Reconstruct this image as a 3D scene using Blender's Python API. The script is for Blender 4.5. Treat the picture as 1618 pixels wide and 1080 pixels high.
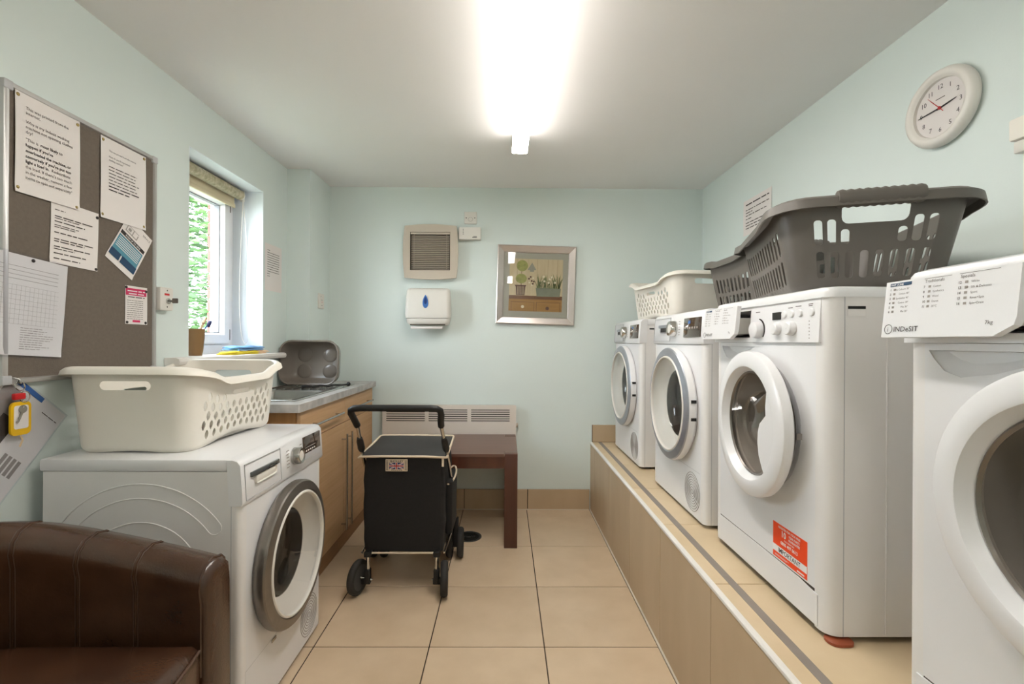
import bpy, bmesh, math, random
from mathutils import Matrix, Vector
from mathutils.geometry import delaunay_2d_cdt
random.seed(7)
PI = math.pi
for o in list(bpy.data.objects):
    bpy.data.objects.remove(o, do_unlink=True)
SC = bpy.context.scene
C = SC.collection

# ------------------------------------------------------------------ camera, world, exposure
CAM_H = 1.193
cam_data = bpy.data.cameras.new('camera')
cam = bpy.data.objects.new('camera', cam_data); C.objects.link(cam)
cam_data.sensor_width = 36.0
cam_data.lens = 36.0 * 740.0 / 1618.0
cam_data.shift_x = 0.0036
cam_data.shift_y = -0.0006
cam_data.clip_start = 0.02
cam.matrix_world = (Matrix.Translation((0, 0, CAM_H)) @ Matrix.Rotation(math.radians(-0.4), 4, 'Z')
                    @ Matrix.Rotation(PI / 2, 4, 'X') @ Matrix.Rotation(math.radians(0.3), 4, 'Z'))
SC.camera = cam

W = bpy.data.worlds.new('sky'); SC.world = W; W.use_nodes = True
WN = W.node_tree.nodes; WL = W.node_tree.links
bgn = WN['Background']
sky_ramp = WN.new('ShaderNodeValToRGB'); tcn = WN.new('ShaderNodeTexCoord'); sep = WN.new('ShaderNodeSeparateXYZ')
WL.new(tcn.outputs['Generated'], sep.inputs[0]); WL.new(sep.outputs['Z'], sky_ramp.inputs[0])
sky_ramp.color_ramp.elements[0].color = (0.93, 0.96, 1.0, 1); sky_ramp.color_ramp.elements[1].color = (0.72, 0.85, 1.0, 1)
WL.new(sky_ramp.outputs[0], bgn.inputs[0])
SKY_STRENGTH = 7.0
LAMP_STRENGTH = 16.0
bgn.inputs[1].default_value = SKY_STRENGTH
VS = SC.view_settings
VS.view_transform = 'Standard'; VS.look = 'None'; VS.gamma = 1.0; VS.use_curve_mapping = False
VS.exposure = 1.5

# ------------------------------------------------------------------ materials
def lin(c):
    c = c / 255.0
    return c / 12.92 if c <= 0.04045 else ((c + 0.055) / 1.055) ** 2.4
def rgb(r, g, b): return (lin(r), lin(g), lin(b), 1.0)
MATS = {}
def mat(name, col, rough=0.5, metal=0.0, var=0.04, scale=8.0, bump=0.0, bscale=60.0, coat=0.0, stretch=(1, 1, 1), spec=0.5, col2=None, detail=3.0, rnd=0.0):
    """principled with procedural colour variation (noise) and optional fine bump"""
    m = bpy.data.materials.new(name); m.use_nodes = True
    nt = m.node_tree; N = nt.nodes; L = nt.links; b = N['Principled BSDF']
    c = rgb(*col)
    tc = N.new('ShaderNodeTexCoord'); mp = N.new('ShaderNodeMapping'); mp.inputs['Scale'].default_value = stretch
    L.new(tc.outputs['Object'], mp.inputs[0])
    vec = mp.outputs[0]
    if rnd:
        oi = N.new('ShaderNodeObjectInfo'); mul = N.new('ShaderNodeMath'); mul.operation = 'MULTIPLY'; mul.inputs[1].default_value = 40
        L.new(oi.outputs['Random'], mul.inputs[0]); ad = N.new('ShaderNodeVectorMath'); ad.operation = 'ADD'
        L.new(mp.outputs[0], ad.inputs[0]); L.new(mul.outputs[0], ad.inputs[1]); vec = ad.outputs[0]
    nz = N.new('ShaderNodeTexNoise'); nz.inputs['Scale'].default_value = scale; nz.inputs['Detail'].default_value = detail
    L.new(vec, nz.inputs['Vector'])
    rp = N.new('ShaderNodeValToRGB')
    if col2:
        a, d = c, rgb(*col2)
    else:
        a = tuple(max(0, v * (1 - var)) for v in c[:3]) + (1,); d = tuple(min(1, v * (1 + var)) for v in c[:3]) + (1,)
    rp.color_ramp.elements[0].position = 0.3; rp.color_ramp.elements[1].position = 0.7
    rp.color_ramp.elements[0].color = a; rp.color_ramp.elements[1].color = d
    L.new(nz.outputs[0], rp.inputs[0])
    out = rp.outputs[0]
    if rnd:
        hs = N.new('ShaderNodeHueSaturation'); mr = N.new('ShaderNodeMapRange')
        mr.inputs['To Min'].default_value = 1 - rnd; mr.inputs['To Max'].default_value = 1 + rnd
        L.new(oi.outputs['Random'], mr.inputs[0]); L.new(mr.outputs[0], hs.inputs['Value']); L.new(out, hs.inputs['Color']); out = hs.outputs[0]
    L.new(out, b.inputs['Base Color'])
    b.inputs['Roughness'].default_value = rough; b.inputs['Metallic'].default_value = metal
    b.inputs['Specular IOR Level'].default_value = spec
    if coat:
        b.inputs['Coat Weight'].default_value = coat; b.inputs['Coat Roughness'].default_value = 0.08
    if bump:
        n2 = N.new('ShaderNodeTexNoise'); n2.inputs['Scale'].default_value = bscale; n2.inputs['Detail'].default_value = 4
        L.new(tc.outputs['Object'], n2.inputs['Vector'])
        bp = N.new('ShaderNodeBump'); bp.inputs['Strength'].default_value = bump; bp.inputs['Distance'].default_value = 0.004
        L.new(n2.outputs[0], bp.inputs['Height']); L.new(bp.outputs[0], b.inputs['Normal'])
    MATS[name] = m
    return m
def glass(name, tint=(255, 255, 255), refl=0.12, rough=0.02):
    m = bpy.data.materials.new(name); m.use_nodes = True
    nt = m.node_tree; N = nt.nodes; L = nt.links
    N.remove(N['Principled BSDF'])
    tr = N.new('ShaderNodeBsdfTransparent'); tr.inputs[0].default_value = rgb(*tint)
    gl = N.new('ShaderNodeBsdfGlossy'); gl.inputs['Roughness'].default_value = rough
    fr = N.new('ShaderNodeLayerWeight'); fr.inputs[0].default_value = 0.5
    pw = N.new('ShaderNodeMath'); pw.operation = 'POWER'; pw.inputs[1].default_value = 4.5
    ml = N.new('ShaderNodeMath'); ml.operation = 'MULTIPLY_ADD'; ml.inputs[1].default_value = 0.85; ml.inputs[2].default_value = refl * 0.35
    mx = N.new('ShaderNodeMixShader')
    L.new(fr.outputs['Facing'], pw.inputs[0]); L.new(pw.outputs[0], ml.inputs[0]); L.new(ml.outputs[0], mx.inputs[0]); L.new(tr.outputs[0], mx.inputs[1]); L.new(gl.outputs[0], mx.inputs[2])
    L.new(mx.outputs[0], N['Material Output'].inputs[0])
    MATS[name] = m
    return m
def emis(name, col, s):
    m = bpy.data.materials.new(name); m.use_nodes = True
    N = m.node_tree.nodes; L = m.node_tree.links; N.remove(N['Principled BSDF'])
    e = N.new('ShaderNodeEmission'); e.inputs[0].default_value = col; e.inputs[1].default_value = s
    L.new(e.outputs[0], N['Material Output'].inputs[0]); MATS[name] = m
    return m

mat('wall_paint', (220, 230, 226), 0.75, var=0.012, scale=2.5, bump=0.06, bscale=120)
mat('ceiling_paint', (242, 240, 238), 0.85, var=0.01, scale=2, bump=0.05, bscale=90)
mat('reveal_paint', (226, 232, 236), 0.7, var=0.01, scale=3)
mat('floor_tile', (204, 180, 150), 0.34, var=0.05, scale=7, rnd=0.03, col2=(214, 191, 162), detail=6, spec=0.45)
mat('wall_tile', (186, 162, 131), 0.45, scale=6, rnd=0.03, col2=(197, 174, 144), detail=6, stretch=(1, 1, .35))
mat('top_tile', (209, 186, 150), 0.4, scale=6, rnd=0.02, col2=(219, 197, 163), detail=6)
mat('grout', (58, 44, 32), 0.9, var=0.1, scale=30)
mat('pale_grout', (214, 205, 190), 0.7, var=0.04, scale=20)
mat('grey_strip', (140, 130, 122), 0.6, var=0.05, scale=20)
mat('white_trim', (232, 228, 222), 0.35)
mat('upvc', (236, 236, 238), 0.3)
mat('seal', (40, 36, 36), 0.6)
mat('gasket', (128, 130, 134), 0.6)
mat('cloth_white', (224, 220, 212), 0.9, var=.03, scale=20)
mat('appliance', (231, 231, 232), 0.28, var=0.006, coat=0.25)
mat('appliance_side', (231, 229, 227), 0.4, var=0.01)
mat('appliance_grey', (188, 188, 190), 0.4)
mat('white_plastic', (226, 222, 214), 0.4, var=0.01)
mat('cream_plastic', (240, 235, 224), 0.42, var=0.012)
mat('grey_plastic', (104, 99, 93), 0.42, var=0.04, bump=0.03, bscale=200)
mat('bowl_plastic', (126, 117, 108), 0.22, var=0.05)
mat('beige_plastic', (196, 184, 168), 0.5, var=0.015)
mat('heater_white', (221, 211, 200), 0.45, var=0.01)
mat('dark_slot', (66, 56, 46), 0.8)
mat('black', (14, 13, 13), 0.5)
mat('black_gloss', (17, 17, 20), 0.08, coat=0.5)
mat('display', (58, 44, 36), 0.05, col2=(74, 60, 50), scale=14, coat=0.6)
mat('display_grey', (72, 76, 76), 0.06, scale=10, var=0.2, coat=0.6)
mat('graphite_metal', (134, 128, 122), 0.32, metal=0.85, var=0.05, scale=40)
mat('silver_metal', (176, 180, 190), 0.34, metal=0.75, var=0.03, scale=40)
mat('chrome', (210, 208, 204), 0.16, metal=1.0, var=0.02)
mat('steel', (186, 184, 180), 0.26, metal=1.0, var=0.05, scale=30)
mat('brass', (176, 156, 104), 0.35, metal=0.9)
mat('drum', (160, 150, 140), 0.4, metal=0.5, var=0.1, scale=25)
mat('rubber', (62, 62, 60), 0.6, var=0.05)
mat('tyre', (38, 36, 34), 0.7, var=0.1, scale=30)
mat('fabric_black', (22, 20, 20), 0.82, var=0.2, scale=60, bump=0.25, bscale=500)
mat('fabric_flap', (36, 31, 30), 0.6, var=0.12, scale=30, bump=0.15, bscale=400)
mat('piping', (214, 196, 172), 0.7)
mat('cabinet_wood', (193, 153, 110), 0.5, scale=5, stretch=(6, .5, 14), col2=(205, 167, 125), detail=6)
mat('cabinet_plinth', (140, 102, 66), 0.5, scale=5, stretch=(6, .5, 14), col2=(154, 115, 76), detail=6)
mat('cabinet_end', (186, 133, 79), 0.5, scale=5, stretch=(10, 10, .6), col2=(198, 146, 92), detail=6)
mat('laminate', (150, 147, 144), 0.4, scale=14, col2=(196, 192, 187), detail=8)
mat('dark_wood', (70, 36, 24), 0.35, scale=6, stretch=(3, 3, .4), col2=(88, 48, 32), detail=6, coat=0.2)
mat('dark_wood_top', (92, 62, 52), 0.32, scale=6, stretch=(.5, 8, 3), col2=(108, 76, 64), detail=6, coat=0.25)
mat('leather', (54, 34, 23), 0.27, scale=7, col2=(80, 53, 36), detail=7, bump=0.22, bscale=160, coat=0.3)
mat('leather_piping', (80, 55, 38), 0.5)
mat('felt', (112, 102, 92), 0.95, var=0.06, scale=90, bump=0.3, bscale=400)
mat('aluminium', (200, 198, 196), 0.4, metal=0.6, var=0.03)
mat('paper', (232, 226, 222), 0.8, var=0.008)
mat('paper_cool', (236, 234, 230), 0.5, var=0.01, coat=0.3)
mat('ink', (84, 76, 72), 0.8)
mat('ink_dark', (50, 44, 44), 0.8)
mat('ink_pale', (158, 152, 146), 0.8)
mat('teal_print', (78, 140, 160), 0.5)
mat('navy_print', (30, 66, 98), 0.5)
mat('pink_print', (206, 36, 92), 0.5)
mat('orange_print', (242, 72, 18), 0.45)
mat('print_white', (238, 236, 234), 0.5)
mat('blue_print', (60, 110, 180), 0.4)
mat('blue_dark', (28, 58, 120), 0.3)
mat('flag_blue', (40, 50, 100), 0.6)
mat('flag_red', (176, 40, 40), 0.6)
mat('red', (200, 30, 34), 0.4)
mat('yellow_plastic', (238, 188, 20), 0.3)
mat('pot_brown', (134, 100, 58), 0.4, var=0.03)
mat('cloth_yellow', (238, 214, 60), 0.9, var=0.05, scale=40)
mat('cloth_blue', (112, 158, 206), 0.9, var=0.05, scale=40)
mat('cloth_peach', (238, 204, 168), 0.9, var=0.05, scale=40)
mat('cloth_red', (160, 44, 52), 0.9, var=0.1, scale=30)
mat('cloth_grey', (120, 112, 112), 0.9, var=0.15, scale=20)
mat('wood_pale', (226, 200, 160), 0.6)
mat('blind_fabric', (198, 188, 160), 0.8, scale=60, col2=(156, 150, 120), detail=2)
mat('blind_plain', (214, 202, 170), 0.8, var=0.03)
mat('brick', (140, 72, 62), 0.9, var=0.15, scale=20, bump=0.3, bscale=90, rnd=0.08)
mat('mortar', (196, 188, 176), 0.95)
mat('leaf', (38, 68, 34), 0.6, col2=(88, 124, 66), scale=1.6, detail=4)
mat('bark', (110, 92, 74), 0.9, var=0.2, scale=20)
mat('lawn', (142, 146, 122), 0.95, var=0.2, scale=6)
mat('frame_silver', (205, 196, 190), 0.3, metal=0.7, var=0.02)
mat('mount_card', (168, 166, 152), 0.8, var=0.02)
mat('art_cream', (206, 190, 156), 0.8, scale=9, col2=(196, 178, 142), stretch=(6, 1, .6))
mat('art_line', (160, 138, 104), 0.8)
mat('art_green', (148, 150, 84), 0.8, scale=60, var=0.2)
mat('art_leaf', (104, 118, 70), 0.8, var=0.2, scale=60)
mat('art_pot', (96, 66, 54), 0.8, var=0.2, scale=50)
mat('art_planter', (124, 128, 108), 0.8, var=0.1, scale=40)
mat('art_wood', (152, 112, 56), 0.8, scale=12, col2=(166, 126, 68), stretch=(.6, 1, 6))
mat('art_wood_dark', (112, 76, 48), 0.8, var=0.1)
mat('art_white', (226, 218, 190), 0.8)
mat('art_grey', (150, 150, 136), 0.8)
mat('foot_wood', (150, 74, 44), 0.5, var=0.1)
glass('window_glass', (252, 254, 254), 0.05)
glass('door_glass', (250, 250, 250), 0.12)
glass('drum_glass', (170, 168, 164), 0.14)
glass('bowl_glass', (236, 230, 222), 0.6, 0.005)
glass('clear', (250, 250, 250), 0.06)
glass('plastic_sleeve', (250, 250, 252), 0.04, 0.1)
emis('tube_light', (1.0, 0.95, 0.89, 1), LAMP_STRENGTH)
emis('tube_light_side', (1.0, 0.95, 0.89, 1), LAMP_STRENGTH * 0.2)

# ------------------------------------------------------------------ mesh helpers
def T(x, y, z): return Matrix.Translation((x, y, z))
def R(a, ax): return Matrix.Rotation(a, 4, ax)
FM = R(PI / 2, 'X')                    # (x,y,z) -> (x,-z,y): a drawing in XY becomes a front face looking to -Y
XF = lambda v, M: M @ Vector(v) if M is not None else Vector(v)
def abox(bm, x0, x1, y0, y1, z0, z1, bev=0.0, seg=2, M=None):
    mm = T((x0 + x1) / 2, (y0 + y1) / 2, (z0 + z1) / 2) @ Matrix.Diagonal((abs(x1 - x0), abs(y1 - y0), abs(z1 - z0), 1))
    vs = bmesh.ops.create_cube(bm, size=1.0, matrix=mm)['verts']
    if bev > 0:
        ed = list({e for v in vs for e in v.link_edges})
        rs = bmesh.ops.bevel(bm, geom=ed, offset=bev, segments=seg, profile=0.5, affect='EDGES')
        vs = list({v for f in rs['faces'] for v in f.verts} | {v for v in vs if v.is_valid})
    if M is not None:
        for v in vs: v.co = M @ v.co
def agrid(bm, rows, closed_u=False, closed_v=False):
    """rows of points -> quads"""
    V = [[bm.verts.new(p) for p in r] for r in rows]
    nr, nc = len(V), len(V[0])
    for i in range(nr - (0 if closed_v else 1)):
        for j in range(nc - (0 if closed_u else 1)):
            a, b, c, d = V[i][j], V[i][(j + 1) % nc], V[(i + 1) % nr][(j + 1) % nc], V[(i + 1) % nr][j]
            if len({a, b, c, d}) == 4:
                bm.faces.new((a, b, c, d))
    return V
def aloft(bm, rings, cap0=True, cap1=True):
    V = agrid(bm, rings, closed_u=True)
    if cap0: bm.faces.new(list(reversed(V[0])))
    if cap1: bm.faces.new(V[-1])
    return V
def alathe(bm, prof, n=48, M=None, cap0=False, cap1=False):
    rings = []
    for r, h in prof:
        rings.append([XF((r * math.cos(2 * PI * k / n), r * math.sin(2 * PI * k / n), h), M) for k in range(n)])
    aloft(bm, rings, cap0, cap1)
def atube(bm, pts, r, n=8, closed=False, caps=True):
    P = [Vector(p) for p in pts]; m = len(P)
    rs = r if isinstance(r, (list, tuple)) else [r] * m
    tang = []
    for i in range(m):
        a = P[(i - 1) % m] if (closed or i > 0) else P[i]
        b = P[(i + 1) % m] if (closed or i < m - 1) else P[i]
        tang.append((b - a).normalized())
    up = Vector((0, 0, 1)) if abs(tang[0].z) < 0.9 else Vector((1, 0, 0))
    nrm = (up - tang[0] * up.dot(tang[0])).normalized()
    rings = []
    for i in range(m):
        nrm = (nrm - tang[i] * nrm.dot(tang[i])).normalized()
        bi = tang[i].cross(nrm)
        rings.append([P[i] + (nrm * math.cos(2 * PI * k / n) + bi * math.sin(2 * PI * k / n)) * rs[i] for k in range(n)])
    V = agrid(bm, rings, closed_u=True, closed_v=closed)
    if caps and not closed:
        bm.faces.new(list(reversed(V[0]))); bm.faces.new(V[-1])
def aprism(bm, poly, z0, z1, M=None):
    a = [XF((p[0], p[1], z0), M) for p in poly]; b = [XF((p[0], p[1], z1), M) for p in poly]
    aloft(bm, [a, b])
def aflat(bm, poly, z=0.0, M=None):
    bm.faces.new([bm.verts.new(XF((p[0], p[1], z), M)) for p in poly])
def aplate(bm, outer, holes, fn, th, extra=()):
    """2-D outline with holes (CDT), mapped to 3-D by fn and solidified"""
    verts = []; edges = []
    def loop(pl):
        s = len(verts); verts.extend(Vector(p) for p in pl); n = len(pl)
        edges.extend((s + i, s + (i + 1) % n) for i in range(n))
    loop(outer)
    for h in holes: loop(h)
    for p in extra: verts.append(Vector(p))
    ov, oe, of, *_ = delaunay_2d_cdt(verts, edges, [], 0, 1e-6)
    def inside(p, pl):
        c = False; n = len(pl); j = n - 1
        for i in range(n):
            if (pl[i][1] > p[1]) != (pl[j][1] > p[1]) and p[0] < (pl[j][0] - pl[i][0]) * (p[1] - pl[i][1]) / (pl[j][1] - pl[i][1]) + pl[i][0]: c = not c
            j = i
        return c
    boxes = [(min(p[0] for p in h), max(p[0] for p in h), min(p[1] for p in h), max(p[1] for p in h)) for h in holes]
    keep = []
    for f in of:
        cx = sum(ov[i][0] for i in f) / 3; cy = sum(ov[i][1] for i in f) / 3
        if not inside((cx, cy), outer): continue
        bad = False
        for h, b in zip(holes, boxes):
            if b[0] <= cx <= b[1] and b[2] <= cy <= b[3] and inside((cx, cy), h): bad = True; break
        if not bad: keep.append(f)
    used = sorted({i for f in keep for i in f})
    vm = {i: bm.verts.new(fn(ov[i][0], ov[i][1])) for i in used}
    fs = []
    for f in keep:
        try: fs.append(bm.faces.new([vm[i] for i in f]))
        except ValueError: pass
    vs = list(vm.values())
    bmesh.ops.remove_doubles(bm, verts=vs, dist=1e-5)
    fs = [f for f in fs if f.is_valid]
    bmesh.ops.recalc_face_normals(bm, faces=fs)
    bm.normal_update()
    if th: bmesh.ops.solidify(bm, geom=fs, thickness=th)
def rr(w, h, r, n=5, cx=0, cy=0):
    r = min(r, w / 2 - 1e-5, h / 2 - 1e-5)
    out = []
    for sx, sy, a0 in ((1, 1, 0), (-1, 1, PI / 2), (-1, -1, PI), (1, -1, 1.5 * PI)):
        for k in range(n + 1):
            a = a0 + PI / 2 * k / n
            out.append((cx + sx * (w / 2 - r) + r * math.cos(a), cy + sy * (h / 2 - r) + r * math.sin(a)))
    return out
def circ(r, n=32, cx=0, cy=0, a0=0): return [(cx + r * math.cos(a0 + 2 * PI * k / n), cy + r * math.sin(a0 + 2 * PI * k / n)) for k in range(n)]
def aframe(bm, w, h, prof, M=None, cx=0, cy=0):
    """mitred rectangular frame; prof = closed loop of (inset, height)"""
    rings = []
    for k in range(4):
        sx, sy = ((1, 1), (-1, 1), (-1, -1), (1, -1))[k]
        rings.append([XF((cx + sx * (w / 2 - i), cy + sy * (h / 2 - i), z), M) for i, z in prof])
    agrid(bm, rings, closed_u=True, closed_v=True)
def BM(): return bmesh.new()
def link(o, parent=None):
    C.objects.link(o)
    if parent is not None: o.parent = parent
    return o
def obj(name, bm, m, parent=None, ang=35, smooth=True, recalc=True):
    if recalc: bmesh.ops.recalc_face_normals(bm, faces=bm.faces)
    me = bpy.data.meshes.new(name); bm.to_mesh(me); bm.free()
    me.materials.append(MATS[m])
    if smooth:
        me.polygons.foreach_set('use_smooth', [True] * len(me.polygons))
        me.set_sharp_from_angle(angle=math.radians(ang))
    return link(bpy.data.objects.new(name, me), parent)
def box(name, m, parent, *a, bev=0.0, seg=2, M=None):
    bm = BM(); abox(bm, *a, bev=bev, seg=seg, M=M); return obj(name, bm, m, parent)
def tube(name, m, parent, pts, r, n=8, closed=False):
    bm = BM(); atube(bm, pts, r, n, closed); return obj(name, bm, m, parent, ang=50)
def lathe(name, m, parent, prof, n=48, M=None, cap0=False, cap1=False, ang=35):
    bm = BM(); alathe(bm, prof, n, M, cap0, cap1); return obj(name, bm, m, parent, ang=ang)
def tag(o, label=None, cat=None, group=None, kind=None):
    if label: o['label'] = label
    if cat: o['category'] = cat
    if group: o['group'] = group
    if kind: o['kind'] = kind
    return o
def thing(name, label, cat, loc=(0, 0, 0), rz=0.0, group=None, rot=None):
    o = bpy.data.objects.new(name, None); o.empty_display_size = 0.1; C.objects.link(o)
    o.location = loc; o.rotation_euler = rot if rot else (0, 0, rz)
    return tag(o, label, cat, group)
def struct(name, bm, m, label=None, **k): return tag(obj(name, bm, m, **k), label, None, None, 'structure')
_tc = {}
def text(body, size, x, z, parent, m='ink', y=-0.001, align='LEFT', width=None, bold=0.0, M=None, name='lettering', depth=0):
    """flat lettering on a front face (local XZ plane looking to -Y)"""
    key = (body, align, bold)
    if key not in _tc:
        cu = bpy.data.curves.new('txt', 'FONT'); cu.body = body; cu.size = 1.0; cu.align_x = align; cu.offset = bold; cu.resolution_u = 2; cu.fill_mode = 'FRONT'
        cu.space_line = 1.0
        to = bpy.data.objects.new('txt', cu); C.objects.link(to)
        dg = bpy.context.evaluated_depsgraph_get()
        me0 = bpy.data.meshes.new_from_object(to.evaluated_get(dg))
        bpy.data.objects.remove(to, do_unlink=True); bpy.data.curves.remove(cu)
        _tc[key] = me0
    me = _tc[key].copy(); me.name = 'lettering'
    xs = [v.co.x for v in me.vertices]
    if not xs: return None
    wd = max(xs) - min(xs); sx = size
    if width: sx = width / wd if wd > 0 else size
    MM = T(x, y, z) @ FM @ Matrix.Diagonal((sx, size, 1, 1))
    if M is not None: MM = M @ MM
    me.transform(MM)
    me.materials.clear(); me.materials.append(MATS[m])
    return link(bpy.data.objects.new(name, me), parent)
def marks(parent, m, rects, y=-0.001, M=None, name='print'):
    """flat printed bars (x0,x1,z0,z1) on a front face"""
    bm = BM()
    for x0, x1, z0, z1 in rects:
        bm.faces.new([bm.verts.new(XF(p, M)) for p in ((x0, y, z0), (x1, y, z0), (x1, y, z1), (x0, y, z1))])
    return obj(name, bm, m, parent, smooth=False, recalc=False)
def words(x0, x1, z, h, rng, frac=1.0):
    """a line of print too small to read: word-length bars"""
    out = []; x = x0; end = x0 + (x1 - x0) * frac
    while x < end:
        w = min(rng.uniform(2.0, 6.5) * h, end - x)
        out.append((x, x + w, z, z + h * 0.55)); x += w + h * 0.75
    return out
def copy_tree(o, parent=None):
    c = o.copy(); C.objects.link(c); c.parent = parent
    for ch in list(o.children): copy_tree(ch, c)
    return c

# ------------------------------------------------------------------ room shell
XL, XR, YB, YR, ZC = -1.395, 1.4056, 3.334, -1.5, 2.285
WY0, WY1, WZ0, WZ1 = 2.072, 2.708, 1.085, 2.047       # window opening in the left wall
bm = BM()
for a in ((YR - .3, WY0, -.3, 2.6), (WY1, YB + .3, -.3, 2.6), (WY0, WY1, -.3, WZ0), (WY0, WY1, WZ1, 2.6)):
    abox(bm, -1.645, XL, *a)
wall_left = struct('wall_left', bm, 'wall_paint', 'pale mint painted wall with the window and notice board')
bm = BM(); abox(bm, XR, XR + .2, YR - .3, YB + .3, -.3, 2.6)
struct('wall_right', bm, 'wall_paint', 'pale mint painted wall behind the raised machines')
bm = BM(); abox(bm, XL - .25, XR + .2, YB, YB + .25, -.3, 2.6)
struct('wall_back', bm, 'wall_paint', 'pale mint painted end wall with fan and picture')
bm = BM(); abox(bm, XL - .25, XR + .2, YR - .25, YR, -.3, 2.6)
struct('wall_rear', bm, 'wall_paint', 'pale mint painted wall behind the viewer')
bm = BM(); abox(bm, XL, -1.249, 2.998, YB, 0, ZC)
struct('wall_column', bm, 'wall_paint', 'boxed-in mint painted column in the corner beside the sink')
bm = BM(); abox(bm, XL - .25, XR + .2, YR - .3, YB + .3, ZC, ZC + .2)
struct('ceiling', bm, 'ceiling_paint', 'plain white painted ceiling')
# reveal lining of the window opening
bm = BM()
abox(bm, -1.57, XL - .0005, WY0, WY1, WZ1 - .003, WZ1); abox(bm, -1.57, XL - .0005, WY1 - .003, WY1, WZ0, WZ1 - .003); abox(bm, -1.57, XL - .0005, WY0, WY0 + .003, WZ0, WZ1 - .003)
obj('reveal', bm, 'reveal_paint', wall_left)
# outer brick leaf: mortar core with separate bricks at the far jamb that the window shows
bm = BM()
for a in ((YR, WY0 - .03, -.6, 2.6), (2.768, YB + .3, -.6, 2.6), (WY0 - .03, 2.768, -.6, 1.06), (WY0 - .03, 2.768, 2.06, 2.6)):
    abox(bm, -1.742, -1.648, *a)
obj('mortar', bm, 'mortar', wall_left)
bmesh_b = BM(); abox(bmesh_b, -.05, .05, -.105, .105, -.0325, .0325, bev=.003, seg=1)
b0 = obj('brick', bmesh_b, 'brick', wall_left); first = True
for k in range(14):
    for j in range(2):
        o = b0 if first else link(b0.copy(), wall_left); first = False
        o.location = (-1.70, 2.867 + j * .222 + (.0 if k % 2 == 0 else -.0), 1.095 + k * .075)
        if k % 2:
            o.location.y = 2.814 + j * .17; o.scale.y = .5 if j == 0 else 1
        # the bricks stand 6 mm proud of the mortar on the jamb and the outer face
# floor: dark grout bed with separate tiles
bm = BM(); abox(bm, XL - .25, XR + .2, YR - .3, YB + .3, -.2, -.002)
floor = struct('floor', bm, 'grout', 'beige ceramic tiled floor with thin dark grout lines')
_tm = {}
def tile(parent, m, x0, x1, y0, y1, z0, z1, bev=.0012):
    key = (m, round(x1 - x0, 4), round(y1 - y0, 4), round(z1 - z0, 4))
    if key not in _tm:
        b = BM(); w, d, h = (x1 - x0) / 2, (y1 - y0) / 2, (z1 - z0) / 2
        abox(b, -w, w, -d, d, -h, h, bev=bev, seg=1)
        o = obj('tile', b, m, parent); _tm[key] = o.data
    else:
        o = link(bpy.data.objects.new('tile', _tm[key]), parent)
    o.location = ((x0 + x1) / 2, (y0 + y1) / 2, (z0 + z1) / 2)
    return o
G = .0022
def cuts(a, b, ref, step):
    k0 = math.ceil((a - ref) / step + 1e-6); out = [a]
    while ref + k0 * step < b - 1e-6: out.append(ref + k0 * step); k0 += 1
    return out + [b]
xs = cuts(XL, .607, .16, .45); ys = cuts(YR, YB, 3.18, .45)
for i in range(len(xs) - 1):
    for j in range(len(ys) - 1):
        if xs[i + 1] - xs[i] > .02: tile(floor, 'floor_tile', xs[i] + G, xs[i + 1] - G, ys[j] + G, ys[j + 1] - G, -.008, 0)
xs2 = cuts(.612, XR, .61 + .45, .45)
for i in range(len(xs2) - 1):
    for j in range(len(ys) - 1):
        if ys[j + 1] < .2: tile(floor, 'floor_tile', xs2[i] + G, xs2[i + 1] - G, ys[j] + G, ys[j + 1] - G, -.008, 0)
# floor drain
drain = thing('floor_drain', 'round dark ribbed drain cover set in the floor behind the trolley', 'drain', (-.215, 2.86, 0))
lathe('rim', 'rubber', drain, [(.078, .0), (.078, .003), (.07, .004), (.068, .0015), (.066, .0005)], 32, cap1=True)
for r in (.056, .044, .032, .02): lathe('ring', 'black', drain, [(r + .004, .0005), (r + .003, .004), (r - .003, .004), (r - .004, .0005)], 28)
# skirting on the back wall
bm = BM(); abox(bm, -1.249, .607, YB - .004, YB, 0, .143)
bb = struct('baseboard_back', bm, 'grout', 'row of beige skirting tiles along the end wall')
xs = cuts(-1.249, .607, .166, .45)
for i in range(len(xs) - 1): tile(bb, 'wall_tile', xs[i] + G, xs[i + 1] - G, YB - .012, YB - .003, .004, .143)
box('sealant', 'pale_grout', bb, -1.249, .6, YB - .016, YB - .004, 0, .005)
# raised tiled plinth under the right-hand machines
PX, PZ = .612, .48
pl = thing('tiled_plinth', 'long raised beige tiled plinth carrying the four machines', 'plinth', (0, 0, 0))
py0 = .1
box('core', 'grout', pl, PX + .008, XR - .002, py0 + .008, YB, 0, PZ - .006)
ys = cuts(py0, YB, 3.18, .45)
for j in range(len(ys) - 1):
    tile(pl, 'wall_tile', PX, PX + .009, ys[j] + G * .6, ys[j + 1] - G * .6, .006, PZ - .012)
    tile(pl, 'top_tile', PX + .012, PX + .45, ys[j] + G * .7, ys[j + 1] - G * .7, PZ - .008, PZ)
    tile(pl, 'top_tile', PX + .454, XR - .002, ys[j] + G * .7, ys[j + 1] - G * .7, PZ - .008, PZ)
bm = BM()
prof = [(0, 0), (0, -.012), (.002, -.012), (.014, 0)]
pr = [(PX + .0005 - .002 + .0, PZ - .013), (PX - .003, PZ - .009), (PX - .002, PZ - .003), (PX + .003, PZ + .001), (PX + .012, PZ + .0012), (PX + .012, PZ - .013)]
aloft(bm, [[(x, py0, z) for x, z in pr], [(x, YB - .002, z) for x, z in pr]])
obj('edge_trim', bm, 'white_trim', pl)
box('sealant', 'pale_grout', pl, PX - .006, PX + .004, py0, YB - .012, 0, .006)
box('inlay_strip', 'grey_strip', pl, .666, .69, py0 + .01, YB - .013, PZ - .002, PZ + .0008)
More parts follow.
